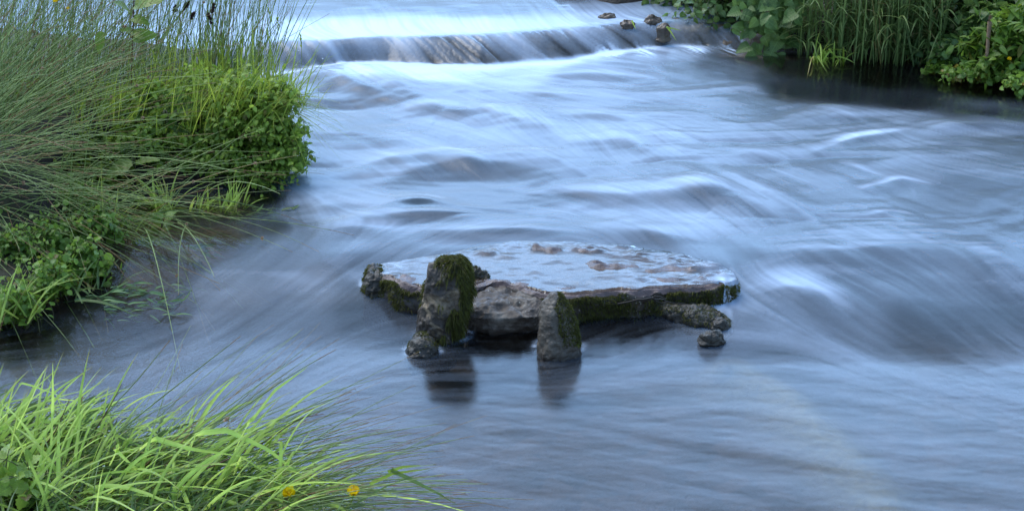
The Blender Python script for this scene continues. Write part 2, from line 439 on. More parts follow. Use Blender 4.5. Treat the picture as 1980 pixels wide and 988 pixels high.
# ------------------------------------------------------------------ streaks: noise drawn out along the current
HX0, HX1, HY0, HY1, HS = -3.0, 3.0, 2.6, 8.4, .0052
gx = np.arange(HX0, HX1, HS); gy = np.arange(HY0, HY1, HS)
NX, NY = len(gx), len(gy)
cs = 4                                                # the flow itself on a coarser grid
CX, CY = np.meshgrid(gx[::cs], gy[::cs])
fp = np.array([at(a, b, .06)[:2] for a, b, _, _ in FLOW]); fv = np.array([px_dir(*f) for f in FLOW])
fa = 2 * np.arctan2(fv[:, 1], fv[:, 0])
U, V = scatter(CX, CY, fp, np.stack([np.cos(fa), np.sin(fa)], -1), .28)
fa = .5 * np.arctan2(V, U); U, V = np.cos(fa), np.sin(fa)
wob = .16 * fbm(CX * 3.2, CY * 3.2, seed=31, octv=3)
sp_ = np.hypot(U, V) + 1e-9; U, V = U / sp_, V / sp_
U, V = U * np.cos(wob) - V * np.sin(wob), U * np.sin(wob) + V * np.cos(wob)
cf = np.array([at(a, b, .06)[:2] for a, b, _ in FOAM_SHEEN])
F0, = scatter(CX, CY, cf, np.array([[f] for _, _, f in FOAM_SHEEN]), .16, 1.0)


def up(a):
    """bilinear refinement of a coarse field to the streak grid"""
    iy = np.clip(np.arange(NY) / cs, 0, a.shape[0] - 1.001); ix = np.clip(np.arange(NX) / cs, 0, a.shape[1] - 1.001)
    y0, x0 = iy.astype(int), ix.astype(int); fy, fx = (iy - y0)[:, None], (ix - x0)[None]
    A = a[y0]; B = a[y0 + 1]
    A = A[:, x0] * (1 - fx) + A[:, x0 + 1] * fx; B = B[:, x0] * (1 - fx) + B[:, x0 + 1] * fx
    return A * (1 - fy) + B * fy


C2, S2, F0 = (up(a).astype(np.float32) for a in (np.cos(2 * np.arctan2(V, U)), np.sin(2 * np.arctan2(V, U)), F0))
fa = .5 * np.arctan2(S2, C2); U, V = np.cos(fa), np.sin(fa)


def blur(a, k):
    for ax in (0, 1):
        c = np.cumsum(np.concatenate([np.take(a, range(-k, 0), ax), a, np.take(a, range(0, k + 1), ax)], ax), ax)
        n = a.shape[ax]
        a = (np.take(c, range(2 * k, 2 * k + n), ax) - np.take(c, range(0, n), ax)) / (2 * k)
    return a


def lic(noise, steps, h):
    acc = noise.copy(); IX, IY = np.meshgrid(np.arange(NX, dtype=np.float32), np.arange(NY, dtype=np.float32))
    for sgn in (1, -1):
        X, Y = IX.copy(), IY.copy(); pu, pv = U.ravel(), V.ravel()
        pu, pv = U, V
        for s in range(steps):
            xi = np.clip(X + .5, 0, NX - 1).astype(np.int32); yi = np.clip(Y + .5, 0, NY - 1).astype(np.int32)
            k = yi * NX + xi
            u = U.ravel()[k]; v = V.ravel()[k]
            fl = np.where(u * pu + v * pv < 0, np.float32(-1), np.float32(1)); u = u * fl; v = v * fl; pu, pv = u, v
            X += sgn * h * u; Y += sgn * h * v
            w = .5 + .5 * math.cos(math.pi * (s + 1) / (steps + 1))
            acc += w * noise.ravel()[np.clip(Y + .5, 0, NY - 1).astype(np.int32) * NX + np.clip(X + .5, 0, NX - 1).astype(np.int32)]
    acc -= acc.mean(); return acc / acc.std()


n0 = rng.standard_normal((NY, NX)).astype(np.float32)
LA = lic(blur(n0, 1).astype(np.float32), 22, 1.8)
n1 = rng.standard_normal((NY, NX)).astype(np.float32)
LB = lic(blur(blur(n1, 3), 2).astype(np.float32), 24, 2.6)
n2 = rng.standard_normal((NY, NX)).astype(np.float32)
LC = lic(blur(blur(n2, 9), 7).astype(np.float32), 18, 4.0)
cl = fbm(*(np.meshgrid(gx * 1.6, gy * 2.4)), seed=77, octv=4)
LD = cl / cl.std()


def samp(a, x, y):
    fx = np.clip((x - HX0) / HS, 0, NX - 1.001); fy = np.clip((y - HY0) / HS, 0, NY - 1.001)
    x0, y0 = fx.astype(int), fy.astype(int); fx -= x0; fy -= y0
    return (a[y0, x0] * (1 - fx) + a[y0, x0 + 1] * fx) * (1 - fy) + (a[y0 + 1, x0] * (1 - fx) + a[y0 + 1, x0 + 1] * fx) * fy


# ------------------------------------------------------------------ ground: banks and river bed in one sheet
def W(*pp, z=.08): return [tuple(at(a, b, z)[:2]) for a, b in pp]


LEFT = np.array(W((-420, 720), (-200, 668), (-40, 632), (40, 600), (110, 566), (165, 535), (205, 505), (200, 470), (170, 425), (150, 390), (205, 372), (300, 374), (400, 372), (470, 366), (505, 350), (526, 325), (534, 285), (528, 225), (520, 190), (470, 178), (300, 158), (150, 140), (0, 130), (-300, 125)) + [(-4.5, 5.9), (-9, 5.9), (-60, 5), (-60, 3.9), (-9, 3.9)])
RIGHT = np.array(W((1010, -20), (1090, -4), (1190, 10), z=.22) + W((1300, 34), (1400, 62), (1450, 88), (1520, 96), (1600, 104), (1700, 112), (1790, 122), (1860, 138), (1990, 166), (2160, 215), z=.12) + [(3.6, 5.2), (4.4, 3.4), (6, 0), (9, -20), (80, -20), (80, 90), (3.2, 90), (1.6, 12.0), (.7, 9.0)])
NEAR = np.array([(-60, 3.1), (-4, 3.1), (-2.0, 2.98), (-1.45, 2.86), (-.95, 2.76), (-.64, 2.60), (-.42, 2.42), (-.26, 2.2), (-.12, 1.9), (.05, 1.5), (.35, .8), (.8, 0), (1.5, -3), (2, -20), (-60, -20)])


def ground_z(x, y):
    lv = level(x, y)
    bed = lv - .13 - .05 * sstep(4.6, 5.4, y) + .022 * fbm(x * 2.2, y * 2.2, seed=51) + .012 * fbm(x * 9, y * 9, seed=52)
    bed = np.where(y > foot_y(x), lv - .16, bed)
    # long pale ridge of stone under the pool
    RG = np.array([at(a, b, 0)[:2] for a, b in ((1420, 668), (1520, 720), (1600, 800), (1680, 880), (1730, 960), (1760, 1060))])
    d, _, p = seg_dist(x, y, RG)
    ridge = np.exp(-(d / .10) ** 2)
    bed = bed + .075 * ridge
    sl = sdist(x, y, LEFT); sr = sdist(x, y, RIGHT); sn = sdist(x, y, NEAR)
    nz = .02 * fbm(x * 5, y * 5, seed=53)
    hl = .115 + .2 * sstep(.0, .22, sl) + .06 * sstep(.3, 2, sl) + nz
    low = sstep(4.95, 4.6, y)                      # the cress shelf lies lower
    hl = hl - .215 * low
    shallow = sstep(-.5, 0, sl) * .06
    z = bed + np.where(sl > -.5, shallow, 0)
    bank = lambda z, s, h, w: np.where(s > -w, z + (h - z) * sstep(-w, .04, s), z)
    z = bank(z, sl, hl, .07)
    hr = lv + .02 + .2 * sstep(0, .35, sr) + .5 * sstep(.2, 1.6, sr) + .6 * sstep(1.5, 12, sr) + nz
    z = bank(z, sr, hr, .10)
    hn = .47 + .05 * sstep(0, 3, sn) + nz
    z = np.where(sn > -.3, z + (hn - z) * sstep(-.3, .03, sn), z)
    wet = np.maximum(np.maximum(sl, sr), sn)
    return z, ridge, wet


def axis(lo, hi, s, far):
    k = [lo]; st = s
    while k[-1] > -far: st *= 1.35; k.append(k[-1] - st)
    m = [hi]; st = s
    while m[-1] < far: st *= 1.35; m.append(m[-1] + st)
    return np.array(k[::-1][:-1] + list(np.arange(lo, hi, s)) + m)


def grid_faces(nx, ny):
    i = np.arange(nx * ny).reshape(ny, nx)
    return np.stack([i[:-1, :-1], i[:-1, 1:], i[1:, 1:], i[1:, :-1]], -1).reshape(-1, 4)


ax_, ay_ = axis(-3.0, 3.4, .02, 250), axis(1.2, 8.6, .02, 250)
X, Y = np.meshgrid(ax_, ay_); Z, RGm, WT = ground_z(X, Y)
sandm = np.zeros(X.shape)
for a, b, r_ in ((320, 450, .22), (430, 415, .2), (240, 520, .18)):
    c = at(a, b, 0); sandm = np.maximum(sandm, np.exp(-((X - c[0]) ** 2 + (Y - c[1]) ** 2) / r_ ** 2))
me = mesh_from('ground', np.stack([X, Y, Z], -1).reshape(-1, 3), grid_faces(len(ax_), len(ay_)), None, {'ridge': RGm.ravel(), 'bank': WT.ravel(), 'sand': sandm.ravel()})
t = NT('ground_soil_and_bed')
co = t.n('TexCoord').outputs['Object']
vo = t.n('TexVoronoi', Scale=15.0); t.t.links.new(co, vo.inputs['Vector'])
n1 = t.noise(5, 6, .6, co); n2 = t.noise(42, 6, .65, co)
peb = t.mix(.6, t.ramp(vo.outputs['Color'], [(.2, (.03, .018, .018)), (.5, (.075, .045, .042)), (.85, (.15, .10, .09))]), t.ramp(n1, [(.3, (.018, .013, .010)), (.7, (.06, .04, .032))]))
peb = t.mix(t.math('MULTIPLY', n2, .5), peb, (.03, .03, .018))
rd = t.attr('ridge').outputs['Fac']
sa = t.attr('sand').outputs['Fac']
peb = t.mix(t.math('MULTIPLY', sa, .85), peb, t.ramp(n2, [(.3, (.14, .095, .055)), (.7, (.34, .24, .14))]))
peb = t.mix(t.math('MULTIPLY', rd, t.ramp(n2, [(.3, .4), (.6, 1.0)])), peb, (.18, .16, .095))
soil = t.ramp(n2, [(.3, (.008, .006, .004)), (.7, (.035, .024, .015))])
bk = t.ramp(t.attr('bank').outputs['Fac'], [(0, 0.0), (.01, 1.0)])
far = t.ramp(t.math('MULTIPLY', t.attr('bank').outputs['Fac'], .3), [(.04, 0.0), (.2, 1.0)])
soil = t.mix(far, soil, t.ramp(n1, [(.3, (.03, .055, .012)), (.7, (.06, .1, .022))]))
p = t.n('BsdfPrincipled', Roughness=.75); t.set(p, 'Base Color', t.mix(bk, peb, soil))
t.set(p, 'Normal', t.bump(t.math('ADD', n2, t.math('MULTIPLY', vo.outputs['Distance'], -.5)), .7, .03))
ground = tag(link('ground', me, t.done(p)), kind='structure')

# ------------------------------------------------------------------ the river surface
wx = axis(-2.85, 2.85, .005, 40); ny_a = np.arange(2.55, 5.0, .0062); ny_b = np.arange(5.0, 8.3, .009)
wy = np.concatenate([[-18, -8, -3, 0, 1, 1.6, 2.1], ny_a, ny_b, [8.6, 9.2, 10, 11.5, 14, 18, 24, 32, 45, 60, 80]])
X, Y = np.meshgrid(wx, wy)
lev = level(X, Y)
f0 = samp(F0, X, Y); la = samp(LA, X, Y); lb = samp(LB, X, Y); lc = samp(LC, X, Y); ld = samp(LD, X, Y)
H = np.zeros(X.shape); cfoam = np.zeros(X.shape); roughw = np.zeros(X.shape)
for pts, amp, wu, wd, fo in CRESTS:
    P = np.array([at(a, b, .08)[:2] for a, b in pts])
    P = np.vstack([P[0] - .35 * (P[1] - P[0]), P, P[-1] + .35 * (P[-1] - P[-2])])
    cl_ = np.r_[0, np.cumsum(np.linalg.norm(np.diff(P, axis=0), axis=1))]; u_ = np.linspace(0, cl_[-1], 22)
    P = np.stack([np.interp(u_, cl_, P[:, i]) for i in (0, 1)], -1)
    for _ in range(8): P[1:-1] = (P[:-2] + 2 * P[1:-1] + P[2:]) / 4
    x0, x1, y0, y1 = P[:, 0].min() - .6, P[:, 0].max() + .6, P[:, 1].min() - .6, P[:, 1].max() + .6
    ii = np.where((wy > y0) & (wy < y1))[0]; jj = np.where((wx > x0) & (wx < x1))[0]
    if not len(ii) or not len(jj): continue
    sl_ = np.s_[ii[0]:ii[-1] + 1, jj[0]:jj[-1] + 1]
    xs, ys = X[sl_], Y[sl_]
    warp = .028 * fbm(xs * 4, ys * 4, seed=len(pts) + int(amp * 1e4) % 97, octv=3)
    d, sd, par = seg_dist(xs + warp, ys + warp * .8, P)
    sd = sd if P[-1, 0] > P[0, 0] else -sd                # + is upstream
    dsg = d * sd
    w = np.where(dsg > 0, wu, wd)
    env = np.sin(np.pi * par) ** 1.1 * (.8 + .3 * lc[sl_] * .5)
    prof = np.exp(-(d / w) ** 2)
    amp = amp * .62
    H[sl_] += amp * env * prof
    if amp > 0: H[sl_] -= .35 * amp * env * np.exp(-((dsg + wd * 1.9) / (wd * .8)) ** 2)
    cw = .35 * wu
    cfoam[sl_] += fo * env * np.exp(-(np.maximum(dsg, 0) / (cw * 1.6)) ** 2 - (np.minimum(dsg, 0) / (cw * .45)) ** 2) * np.exp(0 * d)
    cfoam[sl_] -= (.17 * min(1, abs(amp) / .028) * env) * np.exp(-((dsg + wd * .75) / (wd * .55)) ** 2)
ly, fy = lip_y(X), foot_y(X)
tf = (Y - fy) / (ly - fy)
onface = sstep(-.02, .12, tf) * sstep(1.25, .8, tf)
pool = sstep(4.4, 3.9, Y)
quiet = sstep(.06, .26, f0)                                # still water where there is no foam at all
H *= 1 - onface
H += onface * (.0022 * lb + .0010 * la)
H += (1 - onface) * quiet * (.0008 * lc + .00025 * lb) + .00010 * la * (.04 + quiet) + .0003 * lc * pool
rip = fbm(X * 9, Y * 26, seed=91, octv=4)
H += .0005 * rip * (pool + .25 * (1 - quiet)) + .0012 * sstep(0, .3, Y - ly) * fbm(X * 4, Y * 9, seed=92)
# foam sheets: broad mask, painted sky sheen included, broken into streaks
ww = fbm(X * 2.1 + .5 * Y, Y * 6.5 - 1.2 * X + .8 * vnoise(X * 2, Y * 2, seed=302), seed=301, octv=3)
run = quiet * (1 - onface) * sstep(3.9, 4.7, Y) * (1 - sstep(-.05, .05, Y - ly))
H += .011 * run * sstep(4.5, 5.0, Y) * ww
gy_ = np.gradient(ww, axis=0) / np.gradient(Y, axis=0)
cfoam += run * (.13 * np.clip(ww + .05 * gy_, -.8, 1.0))
st = .42 * la + .30 * lb + .18 * lc
foam_sheen = np.clip(f0 * (.48 + .48 * sstep(.5, .85, f0)) + cfoam, 0, 1.4)
patch = .55 + .45 * np.clip(.5 + ld * .6, 0, 1.6)
foam_sheen = foam_sheen * (1 + .20 * st * patch) + .022 * st * quiet * patch + .05 * ld * quiet + .02 * quiet
fstreak = np.clip(.15 + .26 * sstep(.1, 1.05, tf) + .12 * (lb * .6 + lc * 1.0 + .3 * la) * (.5 + .5 * sstep(-.2, 1, tf)), 0, .7)
right_dry = sstep(.55, .95, X)
foam_sheen = foam_sheen * (1 - onface) + onface * fstreak * (1 - .75 * right_dry)
edge = np.exp(-((tf + .12) / .14) ** 2) * sstep(1.05, .6, X)
foam_sheen = foam_sheen + edge * (.5 + .25 * lc)
for (a, b, n_, wdt) in ((1248, 92, 4, .03), (1422, 86, 4, .035), (1345, 88, 2, .03), (1180, 95, 2, .03)):   # little chutes between the stones
    c = at(a, b, .15)
    foam_sheen += 1.3 * np.exp(-((X - c[0]) / (wdt * 1.4)) ** 2 - ((Y - c[1]) / .07) ** 2) * np.clip(.3 + .9 * vnoise((X + .5 * (Y - c[1])) * 75, Y * 4, seed=n_ + int(a)) + .3 * la, 0, 1)
# thin sheet of water over the slab
sf, _, _ = seg_dist(X, Y, S_FRONT); sb, _, bpar = seg_dist(X, Y, S_BACK)
ins = inside(X, Y, S_POLY)
chute = at(1402, 556, SZ)
onslab = ins & ((sf > .014 + .014 * fbm(X * 22, Y * 22, seed=64, octv=3)) | (X > chute[0] - .0))
stop = slab_top(X, Y)
film = SZ + .0062 + .0010 * fbm(X * 14, Y * 22, seed=61, octv=3) 
wb = sstep(0, .19, sb + .05 * fbm(X * 9, Y * 9, seed=65))
rough_run = sstep(at(1130, 500, SZ)[0], at(1350, 520, SZ)[0], X)
film = film + rough_run * (.0045 * fbm(X * 16 + Y * 5, Y * 34, seed=62, octv=3))
zs = lev + H
zf = (1 - wb) * np.maximum(zs, stop + .004) + wb * np.maximum(film, stop - .004)
Zw = np.where(onslab, zf, zs)
fslab = (1 - wb) * np.clip(foam_sheen, 0, .5) + wb * rough_run * np.clip(.03 + .07 * lb, 0, .3)
foam_sheen = np.where(onslab, fslab, foam_sheen)
lipc = np.exp(-((X - chute[0]) / .035) ** 2 - ((Y - chute[1] + .01) / .05) ** 2)
foam_sheen = foam_sheen + .8 * lipc * np.clip(.2 + .9 * vnoise(X * 60, Y * 9, seed=5), 0, 1)
# calm wake in front of slab and posts
rough = np.where(onslab, .05 + .12 * (1 - wb), .10 + .16 * quiet + .08 * pool * (1 - quiet))
rough = np.where(onface > .3, .22, rough)
rough = np.where(Y > ly + .02, .11, rough)
foam_sheen = foam_sheen + (.008 + .022 * (.6 * la + .5 * lb + .3 * lc)) * pool
foam_sheen = np.where(onslab | (onface > .2), foam_sheen, np.maximum(foam_sheen, quiet * (.13 + .024 * st)))
for px, py, ra, rb in ((858, 662, .078, .055), (1080, 684, .07, .055), (816, 692, .052, .046), (735, 590, .06, .05)):
    c = at(px, py - 8, 0); dd = np.hypot((X - c[0]) / ra, (Y - c[1] - .02) / rb)
    foam_sheen = foam_sheen + .5 * np.exp(-((dd - 1.0) / .16) ** 2) * np.clip(.45 + .5 * vnoise(X * 60, Y * 60, seed=int(px)), 0, 1)
foam_sheen = np.clip(foam_sheen, 0, 1)
deep = np.where(onslab | (onface > .4), 0.0, quiet * sstep(3.9, 4.6, Y))
me = mesh_from('river_water', np.stack([X, Y, Zw], -1).reshape(-1, 3), grid_faces(len(wx), len(wy)), None, {'foam_sheen': foam_sheen.ravel(), 'gloss': rough.ravel(), 'deep': deep.ravel()})
t = NT('river_water')
fo = t.attr('foam_sheen').outputs['Fac']; rg = t.attr('gloss').outputs['Fac']
fr = t.n('Fresnel', IOR=1.34)
tr = t.n('BsdfTransparent'); t.set(tr, 'Color', t.mix(t.attr('deep').outputs['Fac'], (.86, .86, .80), (.14, .36, .46))); gl = t.n('BsdfGlossy', Color=(1, 1, 1)); t.set(gl, 'Roughness', rg)
clear = t.mixsh(fr, tr, gl)
wh = t.n('BsdfPrincipled', Roughness=.55); wh.inputs['Base Color'].default_value = (.54, .68, .88, 1)
water_mat = t.done(t.mixsh(t.ramp(fo, [(0, 0.0), (1, .97)]), clear, wh))
river = tag(link('river_water', me, water_mat), kind='structure')

# ================================================================== stones
def loft(rings, ax=(0, 0, 1), nseg=110, n=90, rough=(.012, 14, .004, 55), seed=0, capk=.5, facet=0, grain=.25):
    """rings: (x, y, z, r1, r2, twist, squareness) strung along a spine; returns verts, quads, normals"""
    ax = np.array(ax, float); ax /= np.linalg.norm(ax)
    e1 = np.cross(ax, (0, 0, 1)) if abs(ax[2]) < .8 else np.cross((0, 1, 0), ax)
    e1 /= np.linalg.norm(e1); e2 = np.cross(ax, e1)
    Rr = np.array(rings, float)
    seglen = np.r_[0, np.cumsum(np.linalg.norm(np.diff(Rr[:, :3], axis=0), axis=1))]; tt = seglen / seglen[-1]
    s = np.linspace(0, 1, n)
    k = [np.interp(s, tt, Rr[:, i]) for i in range(7)]
    for i in range(7):                                # soften the kinks
        a = k[i]; a = np.r_[a[0], (a[:-2] + 2 * a[1:-1] + a[2:]) / 4, a[-1]]; k[i] = a
    s2 = np.sin(np.linspace(0, np.pi / 2, 12))[:-1]
    th = np.linspace(0, 2 * np.pi, nseg, endpoint=False)
    c, sn = np.cos(th)[None], np.sin(th)[None]
    ex = 2 / k[6][:, None]
    ca = np.sign(c) * np.abs(c) ** ex; sa = np.sign(sn) * np.abs(sn) ** ex
    tw = k[5][:, None]
    u = (k[3][:, None] * ca) * np.cos(tw) - (k[4][:, None] * sa) * np.sin(tw)
    v = (k[3][:, None] * ca) * np.sin(tw) + (k[4][:, None] * sa) * np.cos(tw)
    C = np.stack(k[:3], -1)
    P = C[:, None] + u[..., None] * e1 + v[..., None] * e2
    def cap(Cc, Pc, d):
        out = []
        r = np.linalg.norm(Pc - Cc, axis=1).mean()
        for f in np.linspace(0, 1, 14)[1:]:
            q = 1 - f; out.append(Cc + (Pc - Cc) * max(q, .002) + d * ax * r * capk * (1 - q ** 2.2) * .5)
        return np.array(out)
    top = cap(C[-1], P[-1], 1); bot = cap(C[0], P[0], -1)[::-1]
    P = np.concatenate([bot, P, top]); m = len(P)
    du = np.roll(P, -1, 1) - np.roll(P, 1, 1); dv = np.gradient(P, axis=0)
    N = nrm(np.cross(du, dv))
    q = P.reshape(-1, 3); nn = N.reshape(-1, 3)
    a1, f1, a2, f2 = rough
    d = a1 * fbm(q[:, 0] * f1, q[:, 1] * f1, q[:, 2] * f1, seed, 4) + a2 * fbm(q[:, 0] * f2, q[:, 1] * f2, q[:, 2] * f2, seed + 5, 4)
    cr = np.abs(vnoise(q[:, 0] * f1 * 1.7, q[:, 1] * f1 * 1.7, q[:, 2] * f1 * .6, seed + 9))
    d -= a1 * .35 * np.exp(-(cr / .05) ** 2)
    rd_ = 1 - np.abs(fbm(q[:, 0] * f1 * 1.6, q[:, 1] * f1 * 1.6, q[:, 2] * f1 * 1.6, seed + 21, 4)) * 2
    d += a1 * .55 * (rd_ - .5)
    lng = q @ ax
    pr = q - lng[:, None] * ax
    d += a1 * grain * 2 * fbm(pr[:, 0] * 42, pr[:, 1] * 42, pr[:, 2] * 42 + lng * 9, seed + 33, 3)
    d += .0016 * fbm(q[:, 0] * 150, q[:, 1] * 150, q[:, 2] * 150, seed + 41, 2)
    if facet: d -= facet * (np.abs(vnoise(q[:, 0] * 9, q[:, 1] * 9, q[:, 2] * 9, seed + 3)))
    q = q + nn * d[:, None]
    i = np.arange(m * nseg).reshape(m, nseg)
    F = np.stack([i[:-1], np.roll(i, -1, 1)[:-1], np.roll(i, -1, 1)[1:], i[1:]], -1).reshape(-1, 4)
    return q, F, nn


def rock_thing(name, label, cat, rings, mat, group=None, **kw):
    q, F, nn = loft(rings, **kw)
    base = np.array([q[:, 0].mean(), q[:, 1].mean(), q[:, 2].min()])
    o = link(name, mesh_from(name, q - base, F), mat); o.location = base
    return tag(o, label, cat, group), q, nn


def rot_basis(d, n):
    d = nrm(d); s = nrm(np.cross(d, n)); n = np.cross(s, d)
    return s, d, n


def place(mb, tv, tf, ta, pos, d, n, size, rnd, wid=1.0):
    """copies of a small template (x across, y along, z up) at many places"""
    s, d, n = rot_basis(np.asarray(d, float), np.asarray(n, float))
    size = np.asarray(size, float).reshape(-1, 1, 1) * np.ones((len(pos), 1, 1))
    w = np.asarray(wid, float).reshape(-1, 1, 1) * np.ones((len(pos), 1, 1))
    v = pos[:, None] + size * (w * tv[None, :, 0:1] * s[:, None] + tv[None, :, 1:2] * d[:, None] + tv[None, :, 2:3] * n[:, None])
    k = len(tv); f = (tf[None] + (np.arange(len(pos)) * k)[:, None, None]).reshape(-1, tf.shape[1])
    a = np.broadcast_to(ta[None], (len(pos), k, 3)).copy(); a[..., 2] = np.asarray(rnd).reshape(-1, 1)
    mb.add(v, f, None, a) if tf.shape[1] == 4 else mb.add(v, None, f, a)


def ribbons(mb, P, Wd, side, rnd, keel=.25):
    n, s, _ = P.shape
    T = np.gradient(P, axis=1); T = nrm(T)
    sd = side[:, None] - (side[:, None] * T).sum(-1, keepdims=True) * T; sd = nrm(sd)
    up_ = np.cross(sd, T)
    L = P + sd * Wd[..., None] + up_ * Wd[..., None] * keel; Rr = P - sd * Wd[..., None] + up_ * Wd[..., None] * keel
    v = np.stack([L, P, Rr], 2).reshape(n, -1, 3)
    i = np.arange(s * 3).reshape(s, 3)
    f = np.stack([i[:-1, :-1], i[:-1, 1:], i[1:, 1:], i[1:, :-1]], -1).reshape(-1, 4)
    f = (f[None] + (np.arange(n) * s * 3)[:, None, None]).reshape(-1, 4)
    a = np.zeros((n, s, 3, 3)); a[..., 0] = np.array([-1, 0, 1]); a[..., 1] = np.linspace(0, 1, s)[None, :, None]; a[..., 2] = np.asarray(rnd).reshape(n, 1, 1)
    mb.add(v.reshape(-1, 3), f, None, a.reshape(-1, 3))


def tubes(mb, P, Rd, rnd, k=4):
    n, s, _ = P.shape
    T = nrm(np.gradient(P, axis=1))
    ref = np.where(np.abs(T[..., 2:3]) > .8, np.array([1., 0, 0]), np.array([0, 0, 1.]))
    e1 = nrm(np.cross(T, ref)); e2 = np.cross(T, e1)
    th = np.arange(k) * 2 * np.pi / k
    v = P[:, :, None] + Rd[..., None, None] * (np.cos(th)[:, None] * e1[:, :, None] + np.sin(th)[:, None] * e2[:, :, None])
    i = np.arange(s * k).reshape(s, k)
    f = np.stack([i[:-1], np.roll(i, -1, 1)[:-1], np.roll(i, -1, 1)[1:], i[1:]], -1).reshape(-1, 4)
    f = (f[None] + (np.arange(n) * s * k)[:, None, None]).reshape(-1, 4)
    a = np.zeros((n, s, k, 3)); a[..., 0] = .5; a[..., 1] = np.linspace(0, 1, s)[None, :, None]; a[..., 2] = np.asarray(rnd).reshape(n, 1, 1)
    mb.add(v.reshape(-1, 3), f, None, a.reshape(-1, 3))


def curve(root, d0, L, g, s=7):
    """root + L (t d0 + t^2 g)"""
    t = np.linspace(0, 1, s)[None, :, None]
    return root[:, None] + np.asarray(L).reshape(-1, 1, 1) * (t * d0[:, None] + t ** 2 * g[:, None])


def moss_on(parent, q, nn, mask, n, length, name='moss', down=.5, wid=.0011):
    """short drooping fibres rooted on the stone where mask is high"""
    w = np.clip(mask, 0, None); w = w / w.sum()
    k = rng.choice(len(q), n, p=w)
    d = nrm(nn[k] + .55 * rng.standard_normal((n, 3)))
    L = length * (.4 + rng.random(n) * .9)
    g = np.zeros((n, 3)); g[:, 2] = -down * (.5 + rng.random(n))
    P = curve(q[k] - nn[k] * .001, d * .8, L, g, 4)
    Wd = np.outer(wid * (.7 + .6 * rng.random(n)), [1, 1, .8, .2])
    mb = MB(); ribbons(mb, P, Wd, nrm(rng.standard_normal((n, 3))), rng.random(n), .2)
    return mb.build(name, M['moss'], parent)


def P2(a, b, y): return aty(a, b, y)


# ------------------------------------------------------------------ the flat slab
xs = np.linspace(S_POLY[:, 0].min() - .01, S_POLY[:, 0].max() + .01, 300); nfr = len(xs)
# outline resampled, then rings from the middle outwards, over the edge and down the broken side
per = np.vstack([S_POLY, S_POLY[:1]]); sl_len = np.r_[0, np.cumsum(np.linalg.norm(np.diff(per, axis=0), axis=1))]
ss = np.linspace(0, sl_len[-1], 760, endpoint=False)
ox, oy = np.interp(ss, sl_len, per[:, 0]), np.interp(ss, sl_len, per[:, 1])
cxm, cym = ox.mean(), oy.mean()
nx_, ny_ = np.roll(oy, -1) - np.roll(oy, 1), -(np.roll(ox, -1) - np.roll(ox, 1))
ln = np.hypot(nx_, ny_); nx_, ny_ = nx_ / ln, ny_ / ln
jag = .013 * fbm(ox * 19, oy * 19, seed=71, octv=5)
ox, oy = ox + nx_ * jag, oy + ny_ * jag
V = []
for f in np.r_[np.linspace(.0, .9, 46), np.linspace(.915, 1, 14)]:
    f = max(f, .004)
    x, y = cxm + (ox - cxm) * f, cym + (oy - cym) * f
    V.append(np.stack([x, y, slab_top(x, y) - (.005 + .024 * np.abs(fbm(x * 15, y * 15, seed=88))) * sstep(.945, 1.0, f)], -1))
frontness = sstep(-.2, .3, -ny_)
for dz in np.linspace(0, 1, 26)[1:]:
    x, y = ox.copy(), oy.copy(); dz0 = dz
    zt = slab_top(x, y)
    z = zt - (.005 + .024 * np.abs(fbm(x * 15, y * 15, seed=88))) - dz * .19
    under = .004 * dz
    dis = .020 * fbm(x * 22, y * 22 + 3, z * 26, seed=72, octv=5) + .012 * (np.abs(vnoise(x * 13, y * 13, z * 30, 73)) - .4) + .005 * fbm(x * 70, y * 70, z * 70, 74)
    dis = np.maximum(dis, -.006) + .004 * sstep(0, .2, dz)
    V.append(np.stack([x + nx_ * (dis - under), y + ny_ * (dis - under), z], -1))
V = np.array(V); m, k = V.shape[:2]
i = np.arange(m * k).reshape(m, k)
F = np.stack([i[:-1], i[1:], np.roll(i, -1, 1)[1:], np.roll(i, -1, 1)[:-1]], -1).reshape(-1, 4)
base = np.array([cxm, cym, -.09])
ntop = 60
me = mesh_from('stone_slab', V.reshape(-1, 3) - base, F)
slab = link('stone_slab', me, M['slab']); slab.location = base
me.materials.append(M['slabside'])
mi = np.zeros(len(F), np.int32); mi[(ntop - 1) * k:] = 1
me.polygons.foreach_set('material_index', mi)
tag(slab, 'broad flat reddish stone slab awash with a thin sheet of shining water', 'stone slab')
qq = V[ntop - 3:ntop + 15].reshape(-1, 3); nr = np.tile(np.stack([nx_, ny_, .25 + 0 * nx_], -1), (18, 1))
px_ = 990 + qq[:, 0] / (qq[:, 1] * CP + (CAM_Z - qq[:, 2]) * SP) * FOC
mk = (nr[:, 1] < .2) * sstep(-.1, .35, fbm(qq[:, 0] * 14, qq[:, 1] * 14, qq[:, 2] * 20, seed=74) + .35 * np.exp(-((px_ - 1170) / 70) ** 2) - .55 * np.exp(-((px_ - 980) / 60) ** 2) + .25 * (px_ > 1290) + .06) + 1e-6
mk *= (qq[:, 2] > .012)
moss_on(slab, qq, nr, mk, 8500, .014)

# ------------------------------------------------------------------ upright and broken stones round the slab
def ringpx(a0, a1, b, y, depth, tw=.0, sq=3.2, z=None):
    """a ring between photo columns a0 and a1 at row b"""
    l, r = aty(a0, b, y), aty(a1, b, y); c = (l + r) / 2
    return (c[0], c[1], c[2] if z is None else z, (r[0] - l[0]) / 2, depth, tw, sq)


